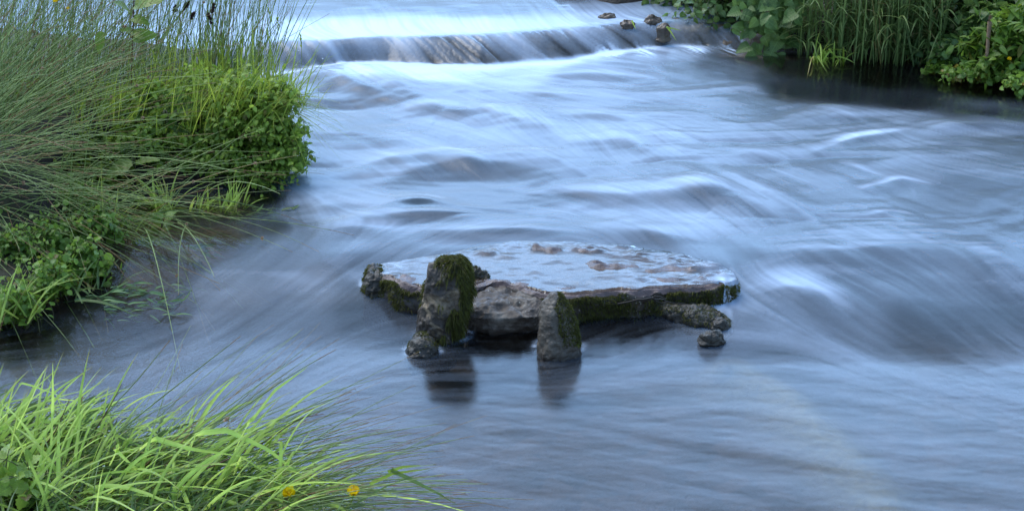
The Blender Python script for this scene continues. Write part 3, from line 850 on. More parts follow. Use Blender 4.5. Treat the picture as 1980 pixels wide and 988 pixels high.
Y0 = 4.15
rings = [ringpx(806, 880, 705, Y0, .05, -.25, 3), ringpx(808, 884, 655, Y0, .05, -.25, 3), ringpx(811, 892, 625, Y0, .052, -.25, 3), ringpx(818, 904, 590, Y0 + .005, .05, -.25, 3), ringpx(822, 907, 550, Y0 + .01, .048, -.22, 3.2), ringpx(828, 904, 525, Y0 + .015, .044, -.2, 3), ringpx(836, 901, 511, Y0 + .02, .038, -.2, 2.6), ringpx(858, 895, 500, Y0 + .02, .022, -.2, 2.2)]
post, q, nn = rock_thing('standing_stone', 'tall leaning dark stone post with green moss hanging down its right side', 'standing stone', rings, M['post'], 'stones standing around the slab', nseg=150, n=130, rough=(.009, 15, .006, 60), seed=11, grain=.6, capk=.35)
px_ = 990 + q[:, 0] / (q[:, 1] * CP + (CAM_Z - q[:, 2]) * SP) * FOC
py_ = 494 - FOC * np.tan(np.arctan2(q[:, 2] - CAM_Z, q[:, 1]) + PITCH)
mk = sstep(.0, .25, 2.1 * fbm(q[:, 0] * 24, q[:, 1] * 24, q[:, 2] * 13, seed=75, octv=4) + .8 * sstep(838, 900, px_ + (py_ - 560) * .14) - .52 + .5 * sstep(535, 508, py_) * sstep(835, 862, px_)) * (py_ < 668) + 1e-7
mk *= (nn[:, 1] < .4)
moss_on(post, q, nn, mk, 8000, .020, down=.8)

rings = [ringpx(1040, 1119, 715, 4.04, .055, .5, 2.6), ringpx(1041, 1119, 680, 4.04, .055, .5, 2.6), ringpx(1042, 1118, 650, 4.045, .052, .5, 2.5), ringpx(1044, 1113, 620, 4.05, .048, .5, 2.5), ringpx(1048, 1105, 597, 4.055, .042, .5, 2.5), ringpx(1057, 1092, 580, 4.06, .030, .5, 2.3), ringpx(1066, 1084, 570, 4.06, .014, .5, 2)]
fin, q, nn = rock_thing('standing_stone', 'short grey fin-shaped stone, bare on its left face and mossy on its right', 'standing stone', rings, M['fin'], 'stones standing around the slab', nseg=130, n=110, rough=(.008, 15, .0035, 60), seed=12, capk=.5)
px_ = 990 + q[:, 0] / (q[:, 1] * CP + (CAM_Z - q[:, 2]) * SP) * FOC
py_ = 494 - FOC * np.tan(np.arctan2(q[:, 2] - CAM_Z, q[:, 1]) + PITCH)
mk = sstep(-.1, .2, fbm(q[:, 0] * 22, q[:, 1] * 22, q[:, 2] * 22, seed=76) + 1.1 * sstep(1072, 1096, px_ - (py_ - 640) * .12) - .55) * (py_ < 668) * (nn[:, 1] < .5) + 1e-7
moss_on(fin, q, nn, mk, 3400, .010, down=.45)

rings = [ringpx(786, 846, 712, 4.04, .045, .3, 2.6), ringpx(787, 845, 690, 4.04, .045, .3, 2.6), ringpx(790, 843, 672, 4.045, .043, .3, 2.6), ringpx(799, 838, 657, 4.05, .035, .3, 2.4), ringpx(810, 828, 650, 4.055, .02, .3, 2)]
foot, q, nn = rock_thing('mossy_stone', 'small dark mossy stone at the foot of the tall leaning post', 'stone', rings, M['mossrock'], 'broken stones around the slab', nseg=100, n=70, rough=(.010, 20, .004, 70), seed=13, capk=.5)
mk = sstep(0, .3, fbm(q[:, 0] * 30, q[:, 1] * 30, q[:, 2] * 30, seed=77) + .15) * (q[:, 2] > .015) + 1e-7
moss_on(foot, q, nn, mk, 700, .008)

rings = [ringpx(896, 1056, 665, 4.22, .07, 0, 3), ringpx(897, 1056, 638, 4.23, .072, 0, 3.6), ringpx(897, 1057, 615, 4.225, .075, .05, 3.6), ringpx(899, 1056, 595, 4.225, .078, .1, 3.6), ringpx(903, 1050, 582, 4.235, .07, .12, 3.2), ringpx(908, 1036, 569, 4.26, .06, .14, 3)]
boul, q, nn = rock_thing('broken_boulder', 'pale bare broken boulder between the two standing stones under the slab edge', 'stone', rings, M['boulder'], 'broken stones around the slab', nseg=150, n=80, rough=(.013, 11, .007, 45), seed=14, capk=.15, facet=.02)

rings = [ringpx(704, 757, 612, 4.405, .05, .1, 3.4), ringpx(705, 756, 575, 4.405, .05, .1, 3.4), ringpx(704, 756, 548, 4.41, .05, .1, 3.4), ringpx(707, 752, 528, 4.42, .045, .1, 3.2), ringpx(712, 742, 519, 4.43, .03, .1, 2.6)]
blk, q, nn = rock_thing('mossy_stone', 'squat blackish mossy block at the left corner of the slab', 'stone', rings, M['mossrock'], 'broken stones around the slab', nseg=110, n=80, rough=(.013, 20, .006, 60), seed=15, capk=.3)
mk = sstep(-.1, .3, fbm(q[:, 0] * 26, q[:, 1] * 26, q[:, 2] * 26, seed=78) + .1 * nn[:, 2]) * (q[:, 2] > .02) * (nn[:, 1] < .5) + 1e-7
moss_on(blk, q, nn, mk, 1900, .012)

a, b = at(1258, 590, .032), at(1408, 630, .022)
rings = [(*(a + (b - a) * f + np.array([0, 0, dz])), r1, r2, 0, 2.6) for f, dz, r1, r2 in ((-.05, 0, .035, .030), (.15, .0, .04, .030), (.4, -.006, .042, .032), (.62, -.004, .05, .038), (.85, -.006, .042, .026), (1.0, -.012, .03, .016))]
arm, q, nn = rock_thing('mossy_stone', 'long low mossy ledge stone sticking out from the right of the slab', 'stone', rings, M['mossrock'], 'broken stones around the slab', ax=tuple(b - a), nseg=100, n=130, rough=(.011, 22, .005, 70), seed=16, capk=.6)
mk = sstep(-.1, .35, fbm(q[:, 0] * 26, q[:, 1] * 26, q[:, 2] * 26, seed=79) + .6 * nn[:, 2] - .2) * (q[:, 2] > .012) + 1e-7
moss_on(arm, q, nn, mk, 3200, .009)

for (px, py, y, w, h, lab, sd) in ((1391, 621, 4.165, 15, .012, 'small flat stone lying against the tip of the mossy ledge stone', 17), (1376, 647, 4.085, 23, .008, 'little dark stone just breaking the water below the ledge tip', 18)):
    rings = [ringpx(px - w * 1.1, px + w * 1.1, py + 14, y, .024, .2, 2.4), ringpx(px - w, px + w, py + 4, y, .024, .2, 2.3), ringpx(px - w * .8, px + w * .85, py - 2, y, .019, .2, 2.2), ringpx(px - w * .4, px + w * .5, py - 6, y, .01, .2, 2)]
    rock_thing('mossy_stone', lab, 'stone', rings, M['mossrock'], 'broken stones around the slab', nseg=70, n=40, rough=(.009, 24, .004, 80), seed=sd, capk=.4)
rings = [ringpx(905, 948, 545, 4.36, .018, -.3, 2.6), ringpx(904, 946, 533, 4.37, .018, -.3, 2.6), ringpx(908, 930, 522, 4.38, .012, -.3, 2.2)]
lump, q, nn = rock_thing('mossy_stone', 'ragged dark lump lying on the wet slab behind the leaning post', 'stone', rings, M['mossrock'], 'broken stones around the slab', nseg=80, n=50, rough=(.012, 34, .006, 90), seed=19, capk=.5)
moss_on(lump, q, nn, (q[:, 2] > .09) * 1.0 + 1e-7, 500, .008)

# twig caught on the slab edge
mb = MB()
for pts, r in ((((1195, 588), (1225, 582), (1255, 576), (1285, 580), (1306, 588)), .0028), (((1255, 577), (1270, 572), (1290, 577)), .002), (((1262, 577), (1275, 586), (1292, 584)), .0018)):
    P = np.array([[aty(a, b, 4.235) for a, b in pts]]); tt = np.linspace(0, 1, len(pts)); t9 = np.linspace(0, 1, 16)
    P = np.stack([np.interp(t9, tt, P[0, :, i]) for i in range(3)], -1)[None] + .0015 * rng.standard_normal((1, 16, 3))
    tubes(mb, P, np.full((1, 16), r) * np.linspace(1, .5, 16), [.5], 6)
tag(mb.build('twig', M['twig']), 'thin black forked twig caught against the front edge of the slab', 'twig')

# submerged pale stones
for (px, py, r, lab) in ((297, 510, .042, 'pale yellow stone lying under the shallow water near the watercress'), (380, 500, .016, 'tiny pale stone under water beside the larger yellow one')):
    c = at(px, py, -.012)
    rings = [(c[0] - r, c[1], -.026, r * .5, r * .3, 0, 2), (c[0] - r * .5, c[1], -.02, r * .8, r * .42, 0, 2.2), (c[0] + r * .4, c[1], -.02, r * .8, r * .42, 0, 2.2), (c[0] + r, c[1], -.026, r * .45, r * .3, 0, 2)]
    rock_thing('pale_stone', lab, 'stone', rings, M['palestone'], 'pale stones under water', ax=(1, 0, 0), nseg=60, n=40, rough=(.005, 20, .002, 60), seed=int(px))

# ------------------------------------------------------------------ the weir
wxs = np.arange(LX0, LX1 + 1.2, .011); prof = np.linspace(0, 1, 46)
V = []
for f in prof:
    fy_, ly_ = foot_y(wxs), lip_y(wxs)
    yy = fy_ - .05 + (ly_ - fy_ + .42) * f
    zz = level(wxs, yy) - .012 - .06 * sstep(.35, 1, (yy - ly_) / .3)
    t_ = (yy - fy_) / (ly_ - fy_)
    on = sstep(-.1, .15, t_)
    amp = .016 + .016 * sstep(.45, .75, wxs)
    zz = np.where(t_ < 0, zz - .25 * (fy_ - yy), zz) + amp * on * fbm(wxs * 13, yy * 15, seed=81, octv=5) - .004
    # the sill breaks up towards the right bank
    zz = zz + sstep(.60, .78, wxs) * .014 * fbm(wxs * 7, yy * 7, seed=82) * on
    V.append(np.stack([wxs, yy, zz], -1))
V.append(np.stack([wxs, V[-1][:, 1] + .02, V[-1][:, 2] - .25], -1))
V.insert(0, np.stack([wxs, V[0][:, 1] - .02, V[0][:, 2] - .2], -1))
V = np.array(V); base = np.array([0, 6.9, 0])
tag(link('stone_weir', mesh_from('stone_weir', V.reshape(-1, 3) - base, grid_faces(len(wxs), len(V))), M['weirrock']), 'low dark stone weir sill with the river sliding over it', 'weir').location = base
WR = ((1263, 38, 17, 12, .025, 'rounded brown stone on the right end of the weir crest'), (1213, 44, 14, 7, .02, 'small wet stone left of the brown stone on the weir crest'), (1284, 50, 15, 10, .022, 'reddish stone just downstream of the brown stone on the weir'), (1240, 64, 28, 6, .03, 'low mossy stone on the sloping weir face above the little cascade'), (1330, 64, 34, 9, .035, 'dark wet stone on the weir under the overhanging leaves'), (1415, 82, 24, 14, .035, 'mossy stone splashed by water beneath the nettles'), (1470, 88, 26, 9, .03, 'flat wet stone at the water edge under the nettles'), (1175, 30, 18, 4, .02, 'flat stone barely showing in the water above the weir'))
for n_, (px, py, w, h, dep, lab) in enumerate(WR):
    zc = level(*[np.array([c]) for c in at(px, py, .19)[:2]])[0]
    c = at(px, py, zc + .01); y = c[1]; hw = h
    rings = [ringpx(px - w, px + w, py + h + 18, y, dep, .2, 2.5), ringpx(px - w, px + w, py + h * .4, y, dep, .2, 2.5), ringpx(px - w * .85, px + w * .8, py - h * .1, y + .01, dep * .8, .2, 2.4), ringpx(px - w * .5, px + w * .5, py - h * .5, y + .01, dep * .45, .2, 2.2)]
    rock_thing('weir_stone', lab, 'stone', rings, M['weirrock'] if n_ not in (5, 3) else M['mossrock'], 'loose stones on the right end of the weir', nseg=70, n=44, rough=(.014, 16, .005, 60), seed=20 + n_, capk=.6)
c = at(1335, 140, .125)
rings = [(c[0] - .09, c[1], .105, .02, .018, 0, 2), (c[0], c[1], .115, .03, .022, 0, 2), (c[0] + .09, c[1] - .01, .105, .02, .016, 0, 2)]

# ================================================================== plants
def leaf_tpl(rows, fold=.18, droop=.25, serr=0.0, ruffle=0.0):
    """rows (y, half width) of a leaf of length 1"""
    v, a = [], []
    for j, (y, hw) in enumerate(rows):
        if serr and j % 2: hw *= 1 - serr
        z = -droop * y * y + ruffle * math.sin(j * 2.1)
        v += [(-hw, y - (.03 if serr and j % 2 else 0), z + fold * hw), (0, y, z), (hw, y - (.03 if serr and j % 2 else 0), z + fold * hw)]
        a += [(-1, y, 0), (0, y, 0), (1, y, 0)]
    i = np.arange(len(rows) * 3).reshape(-1, 3)
    f = np.stack([i[:-1, :-1], i[:-1, 1:], i[1:, 1:], i[1:, :-1]], -1).reshape(-1, 4)
    return np.array(v, float), f, np.array(a, float)


def outline(n, fn): return [(y, fn(y)) for y in np.linspace(0, 1, n)]


T_MINT = leaf_tpl(outline(9, lambda y: .34 * math.sin(math.pi * min(1, y ** .75 + .0)) ** .8 + .012), .3, .22, .14)
T_IVY = leaf_tpl(outline(7, lambda y: .36 * math.sin(math.pi * y ** .62) ** .75 + .012), .2, .3)
T_NET = leaf_tpl(outline(19, lambda y: (.50 * math.sin(math.pi * (y * .93 + .07) ** .58) ** .8 + .01) * (1 if y > .02 else .7)), .22, .30, .2, .012)
T_ROUND = leaf_tpl(outline(7, lambda y: .45 * math.sin(math.pi * y ** .8) ** .6 + .012), .15, .15)
T_LANCE = leaf_tpl(outline(9, lambda y: .15 * math.sin(math.pi * y ** .7) ** .8 + .008), .3, .3)
T_DOCK = leaf_tpl(outline(13, lambda y: .19 * math.sin(math.pi * (y * .95 + .03) ** .75) ** .7 + .008), .35, .30, 0, .02)
T_LOBE = leaf_tpl([(0, .02), (.08, .25), (.2, .42), (.3, .30), (.42, .46), (.55, .33), (.68, .36), (.82, .16), (.9, .17), (1, .01)], .15, .2)
T_PETAL = leaf_tpl([(0, .08), (.3, .38), (.6, .52), (.85, .46), (1, .22)], -.25, -.5)
_o = []
for j in range(5):
    th_ = math.pi * (.08 + .84 * j / 4)
    _o += [(math.sin(th_) * math.cos(p_ * math.pi / 3), math.sin(th_) * math.sin(p_ * math.pi / 3), math.cos(th_)) for p_ in range(6)]
_i = np.arange(30).reshape(5, 6)
T_BEAD = (np.array(_o), np.concatenate([np.stack([_i[:-1], np.roll(_i, -1, 1)[:-1], np.roll(_i, -1, 1)[1:], _i[1:]], -1).reshape(-1, 4), np.array([[0, 1, 2, 3], [0, 3, 4, 5], [24, 27, 26, 25], [24, 29, 28, 27]])]), np.zeros((30, 3)))


def rv(n, s=1.0): return s * rng.standard_normal((n, 3))


def unit(az, el):
    return np.stack([np.cos(az) * np.cos(el), np.sin(az) * np.cos(el), np.sin(el) * np.ones_like(az)], -1)


def drops(parent, P, n, r0, r1, tips=.5):
    """dew along the blades"""
    k = rng.integers(0, P.shape[0], n); s = np.where(rng.random(n) < tips, P.shape[1] - 1, rng.integers(1, P.shape[1], n))
    pos = P[k, s] + np.array([0, -.001, -.0015])
    mb = MB(); place(mb, *T_BEAD, pos, np.tile([0, 1., 0], (n, 1)), np.tile([0, 0, 1.], (n, 1)), r0 + (r1 - r0) * rng.random(n) ** 2, np.zeros(n))
    o = mb.build('dew_drops', M['dew'], parent); o['kind'] = 'stuff'
    return o


def tussock(name, label, cat, c, spread, n, L, Wd, az, azs, el, els, sag, mat, group=None, dead=0, flat=.25, dew=0, part='blades', s=9, kink=.0):
    o = thing(name, c, label, cat, group)
    root = np.array(c) + np.stack([rng.standard_normal(n) * spread[0], rng.standard_normal(n) * spread[1], -.015 * np.ones(n)], -1)
    a = R(az) + R(azs) * rng.standard_normal(n); e = np.clip(R(el) + R(els) * rng.standard_normal(n), R(4), R(88))
    d = unit(a, e); Ls = L[0] + (L[1] - L[0]) * rng.random(n)
    g = np.stack([np.cos(a), np.sin(a), -np.ones(n) * 1.6], -1) * (sag * (.3 + 1.1 * rng.random(n)) * np.cos(e) ** .5)[:, None]
    P = curve(root, d, Ls, g, s)
    if kink:                                          # some blades are folded over
        m = rng.random(n) < kink; k0 = int(s * .6)
        dirn = np.stack([np.cos(a + .4), np.sin(a + .4), -.55 * np.ones(n)], -1)
        for j in range(k0, s): P[m, j] = P[m, k0 - 1] + dirn[m] * (Ls[m] * (j - k0 + 1) / s * .9)[:, None]
    t_ = np.linspace(0, 1, s); wp = (1 - t_ ** 2.6) * (.55 + .45 * np.minimum(1, t_ * 4)) + .03
    w_ = np.outer(Wd * (.6 + .7 * rng.random(n)), wp)
    sd_ = np.stack([-np.sin(a), np.cos(a), np.zeros(n)], -1) + rv(n, .55)
    mb = MB(); ribbons(mb, P, w_, nrm(sd_), rng.random(n) * (1 - dead) + dead * (rng.random(n) < dead) , flat)
    mb.build(part, mat, o)
    if dew: drops(o, P, dew, .0011, .0026)
    return o, P


def rushes(label, c, spread, n, L, az, azs, el, els, sag, rad=.0012, group='rush clumps on the left bank', dew=0, name='rush_clump', clusters=0, s=9, mat='rush'):
    o = thing(name, c, label, 'rush', group)
    root = np.array(c) + np.stack([rng.standard_normal(n) * spread[0], rng.standard_normal(n) * spread[1], -.02 * np.ones(n)], -1)
    a = R(az) + R(azs) * rng.standard_normal(n); e = np.clip(R(el) + R(els) * rng.standard_normal(n), R(3), R(88))
    Ls = L[0] + (L[1] - L[0]) * rng.random(n); d = unit(a, e)
    g = np.stack([.3 * np.cos(a), .3 * np.sin(a), -np.ones(n)], -1) * (sag * (.2 + 1.2 * rng.random(n)) * np.cos(e) ** .6)[:, None] + rv(n, .03)
    P = curve(root, d, Ls, g, s)
    mb = MB(); tubes(mb, P, np.outer(rad * (.65 + .6 * rng.random(n)), np.linspace(1, .3, s)), rng.random(n), 4)
    mb.build('stems', M[mat], o)
    if clusters:
        k = rng.integers(0, n, clusters); q_ = P[k, int(s * .72)]
        for p in q_:
            mb = MB(); m_ = 16; place(mb, *T_LANCE, np.tile(p, (m_, 1)), nrm(rv(m_) + [0, 0, .4]), nrm(rv(m_)), np.full(m_, .008), rng.random(m_), 1.6)
            mb.build('flower_cluster', M['seed'], o)
    if dew: drops(o, P, dew, .0009, .0018, .1)
    return o, P


def shrub(label, base, bsp, cen, rad, twigs, per, size, mat, tpl, group, name='leafy_shrub', cat='shrub', lift=.25, rlo=0., rhi=1., upn=1.0, stem='stem', t0=.35, wid=1.0, srad=.0013):
    """twigs run from the root area to all over an ellipsoid, leaves along their outer part"""
    base, cen, rad = np.array(base), np.array(cen), np.array(rad)
    o = thing(name, base, label, cat, group)
    d = nrm(rv(twigs)); d[:, 1] = -np.abs(d[:, 1]) * np.where(rng.random(twigs) < .75, 1, -1)
    end = cen + d * rad * (.4 + .8 * rng.random((twigs, 1)) ** .6 + .45 * (rng.random((twigs, 1)) < .16))
    root = base + rv(twigs) * np.array(bsp)
    t_ = np.linspace(0, 1, 8)[None, :, None]
    mid = (root + end) / 2 + np.array([0, 0, 1]) * lift * np.linalg.norm(end - root, axis=1)[:, None] + rv(twigs, .015)
    P = (1 - t_) ** 2 * root[:, None] + 2 * t_ * (1 - t_) * mid[:, None] + t_ ** 2 * end[:, None]
    mb = MB(); tubes(mb, P, np.outer(srad * (.7 + .6 * rng.random(twigs)), np.linspace(1, .45, 8)), rng.random(twigs), 4)
    mb.build('stems', M[stem], o)
    tt = np.repeat(np.linspace(t0, 1, per)[None], twigs, 0) + .03 * rng.standard_normal((twigs, per)); tt = np.clip(tt, 0, 1)[..., None]
    q_ = (1 - tt) ** 2 * root[:, None] + 2 * tt * (1 - tt) * mid[:, None] + tt ** 2 * end[:, None]
    tan = nrm(2 * (1 - tt) * (mid - root)[:, None] + 2 * tt * (end - mid)[:, None])
    rad_ = nrm(np.cross(tan, rv(twigs * per).reshape(twigs, per, 3)))
    ld = nrm(tan * .55 + rad_ * .9 + np.array([0, 0, -.05]))
    out_ = nrm(q_ - cen + 1e-6)
    ln_ = nrm(np.array([0, 0, upn]) + out_ * .55 + rv(twigs * per, .38).reshape(twigs, per, 3))
    sz = size * (.45 + .8 * rng.random((twigs, per))) * (1.05 - .35 * np.linspace(0, 1, per)[None])
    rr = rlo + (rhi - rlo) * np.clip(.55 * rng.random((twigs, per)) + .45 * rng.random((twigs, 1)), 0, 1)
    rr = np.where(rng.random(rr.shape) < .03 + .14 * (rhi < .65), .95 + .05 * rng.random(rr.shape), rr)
    mb = MB(); place(mb, *tpl, q_.reshape(-1, 3), ld.reshape(-1, 3), ln_.reshape(-1, 3), sz.ravel(), rr.ravel(), wid * (.85 + .3 * rng.random(twigs * per)))
    mb.build('leaves', M[mat], o)
    return o


def big_leaves(name, label, cat, base, specs, mat, tpl, group=None, stem='stem'):
    """a few large leaves given one by one: (tip point, base point, width factor)"""
    o = thing(name, base, label, cat, group)
    for tip, b_, w_ in specs:
        tip, b_ = np.array(tip), np.array(b_); d = tip - b_; mb = MB()
        place(mb, *tpl, b_[None], d[None], np.array([[.15, -.45, 1.0]]) + rv(1, .2), [np.linalg.norm(d)], rng.random(1) * .8, w_)
        mb.build('leaf', M[mat], o)
    mb = MB()
    for tip, b_, w_ in specs:
        t_ = np.linspace(0, 1, 8)[:, None]; b_ = np.array(b_); b0 = np.array(base)
        P = (1 - t_) * b0 + t_ * b_ + np.array([0, 0, .04]) * np.sin(np.pi * t_)
        tubes(mb, P[None], np.full((1, 8), .0022), [.4], 5)
    mb.build('leaf_stalks', M[stem], o)
    return o


def flower(label, head, base, r=.011, tilt=(.1, -.5, 1), group='buttercups'):
    o = thing('buttercup', base, label, 'flower', group)
    head, base = np.array(head), np.array(base)
    up_ = nrm(np.array(tilt, float)); ph = np.arange(5) * 2 * np.pi / 5 + rng.random()
    e1 = nrm(np.cross(up_, [1, .2, 0])); e2 = np.cross(up_, e1)
    for p_ in ph:
        dd = np.cos(p_) * e1 + np.sin(p_) * e2; mb = MB()
        place(mb, *T_PETAL, (head)[None], (dd + .55 * up_)[None], (up_ - .5 * dd)[None], [r * 1.15], rng.random(1), 1.25)
        mb.build('petal', M['petal'], o)
    mb = MB(); m_ = 24; pp = head + up_ * r * .45 + (rv(m_) * r * .16)
    place(mb, *T_BEAD, pp, np.tile(up_, (m_, 1)), np.tile(e1, (m_, 1)), np.full(m_, r * .09), rng.random(m_))
    mb.build('stamens', M['petal'], o)
    t_ = np.linspace(0, 1, 9)[:, None]; P = (1 - t_) * base + t_ * head + np.array([.012, 0, 0]) * np.sin(np.pi * t_)
    mb = MB(); tubes(mb, P[None], np.full((1, 9), .0011), [.3], 5); mb.build('flower_stalk', M['lime'], o)
    return o


def polyblade(mb, pts, w0, rnd=.5, n=24, flat=.3, side=(0, .3, 1), taper=1.6):
    P = np.array(pts, float); L = np.r_[0, np.cumsum(np.linalg.norm(np.diff(P, axis=0), axis=1))]
    s_ = np.linspace(0, L[-1], n); P = np.stack([np.interp(s_, L, P[:, i]) for i in range(3)], -1)
    t_ = s_ / L[-1]; w_ = w0 * (1 - t_ ** taper * .95)
    ribbons(mb, P[None], w_[None], nrm(np.array([side], float)), [rnd], flat)
    return P


# ------------------------------------------------------------------ left bank: rushes
RA = aty(-170, 270, 4.95); RA[2] = .2
rushes('great rush tussock whose long stems arch down over the cress and the water', RA, (.12, .10), 340, (.65, 1.12), -8, 36, 32, 20, .38, .0021, clusters=26, dew=160)
RB = aty(-90, 190, 5.35); RB[2] = .26
rushes('dense dark rush clump leaning right behind the great arching tussock', RB, (.18, .12), 380, (.5, 1.0), 8, 42, 44, 20, .2, .0020, clusters=24)
RC = aty(70, 180, 5.75); RC[2] = .27
rushes('upright rush clump at the back left with bright water showing through it', RC, (.18, .09), 240, (.45, .85), 15, 45, 66, 11, .12, .0019, clusters=14)
RD = aty(255, 160, 5.85); RD[2] = .27
rushes('thin upright rush clump behind the reddish dock stem', RD, (.14, .08), 170, (.4, .75), 20, 50, 70, 10, .1, .0019)
RE = aty(430, 165, 5.8); RE[2] = .27
rushes('tall rush clump above the leafy shrubs, stems yellow green at the base', RE, (.10, .06), 150, (.35, .75), 25, 60, 74, 10, .08, .0019)
RF = aty(60, 300, 4.85); RF[2] = .14
rushes('low rush tuft of brown and green stems drooping over the watercress', RF, (.22, .08), 130, (.4, .75), -28, 30, 26, 17, .42, .0018, clusters=8)
tussock('grass_tuft', 'lime green grass tuft standing among the tall rushes above the shrubs', 'grass', RE + [.02, -.1, 0], (.10, .05), 150, (.15, .38), .0028, 60, 70, 76, 9, .1, M['lime'], 'grass tufts on the left bank')
for (a, b, y), lab in (((300, 150, 5.6), 'lime grass tuft left of the seed spikes beside the dock leaves'), ((515, 150, 5.5), 'thin fringe of grass at the right edge of the left bank beside the weir'), ((455, 225, 5.38), 'thin lime grass growing up through the middle of the leafy shrubs'), ((385, 215, 5.36), 'thin lime grass growing up between the dock leaves and the shrubs'), ((200, 235, 5.35), 'green grass tuft deep among the rushes under the red dock stem')):
    c = aty(a, b, y); c[2] = min(c[2], .3)
    tussock('grass_tuft', lab, 'grass', c, (.07, .06), 120, (.12, .34), .0022, 10, 60, 66, 14, .2, M['lime'], 'grass tufts on the left bank', dew=30)
tussock('grass_tuft', 'drooping fringe of fine dewy grass hanging over the white water', 'grass', aty(535, 200, 5.4), (.03, .05), 90, (.1, .22), .0011, -5, 35, 25, 20, .5, M['lime'], 'grass tufts on the left bank', dew=70)

# long single stems crossing the water at the right of the bank
for pts, lab, w_ in ((((425, 160), (500, 108), (575, 62), (637, 27)), 'single long dark rush stem slanting up over the weir', .0011), (((470, 135), (520, 118), (575, 122), (650, 140)), 'single thin rush stem bowing right in front of the weir', .0009), (((480, 150), (530, 133), (600, 131), (665, 134)), 'single thin rush stem lying nearly level above the white water', .0009)):
    P = np.array([aty(a, b, 5.4) for a, b in pts]); t9 = np.linspace(0, 1, 16); tt = np.linspace(0, 1, len(pts))
    P = np.stack([np.interp(t9, tt, P[:, i]) for i in range(3)], -1)
    P[1:-1] = (P[:-2] + P[1:-1] + P[2:]) / 3
    mb = MB(); tubes(mb, P[None], (w_ * np.linspace(1, .5, 16))[None], [.3], 5)
    tag(mb.build('lone_rush', M['rush']), lab, 'rush', 'single stems over the water')
for (a0, b0, a1, b1), lab in (((510, 150, 537, 40), 'pale slender grass flower stalk, taller of the two left of the weir'), ((527, 160, 519, 20), 'upright grass flower stalk at the right end of the rushes'), ((560, 200, 581, 70), 'slender grass flower stalk furthest right over the weir')):
    o = thing('flowering_grass', aty(a0, b0, 5.4), lab, 'grass', 'grass flower stalks')
    t9 = np.linspace(0, 1, 12)[:, None]; P = (1 - t9) * aty(a0, b0, 5.4) + t9 * aty(a1, b1, 5.42) + np.array([.02, 0, 0]) * np.sin(np.pi * t9)
    mb = MB(); tubes(mb, P[None], np.full((1, 12), .0008), [.5], 4); mb.build('stalk', M['lime'], o)
    mb = MB(); m_ = 26; q_ = P[-3] + (P[-1] - P[-3]) * rng.random((m_, 1)) * 1.1
    place(mb, *T_LANCE, q_, nrm((P[-1] - P[-3])[None] / .03 + rv(m_, .3)), nrm(rv(m_)), np.full(m_, .012), rng.random(m_)); mb.build('flower_head', M['lime'], o)
for (a, b, ln_, tl), lab in (((360, 12, 17, 5), 'dark brown seed spike, upper left of the pair leaning right'), ((372, 32, 14, 4), 'short dark seed spike just below the leaning one'), ((412, 18, 20, 2), 'dark brown seed spike at the right, near the top of the picture'), ((406, 38, 22, -3), 'longest dark seed spike, hanging below its right neighbour'), ((338, 19, 13, 1), 'thin dull brown seed spike furthest left')):
    y = 5.62; top = aty(a + tl, b - ln_ / 2, y); bot = aty(a - tl, b + ln_ / 2, y); rt = aty(a - 25, 175, y + .05)
    o = thing('flowering_sedge', rt, lab, 'sedge', 'dark sedge spikes on the left bank')
    t9 = np.linspace(0, 1, 12)[:, None]; P = (1 - t9) * rt + t9 * bot
    mb = MB(); tubes(mb, P[None], np.full((1, 12), .0011), [.4], 4); mb.build('stalk', M['rush'], o)
    mb = MB(); m_ = 130; f = rng.random((m_, 1)); q_ = bot + (top - bot) * f
    dd = nrm((top - bot)[None] / np.linalg.norm(top - bot) * .7 + rv(m_, .5)); place(mb, *T_LANCE, q_, dd, nrm(rv(m_)), .007 + .004 * np.sin(np.pi * f[:, 0]), rng.random(m_), 1.5)
    mb.build('spike', M['spike'], o)

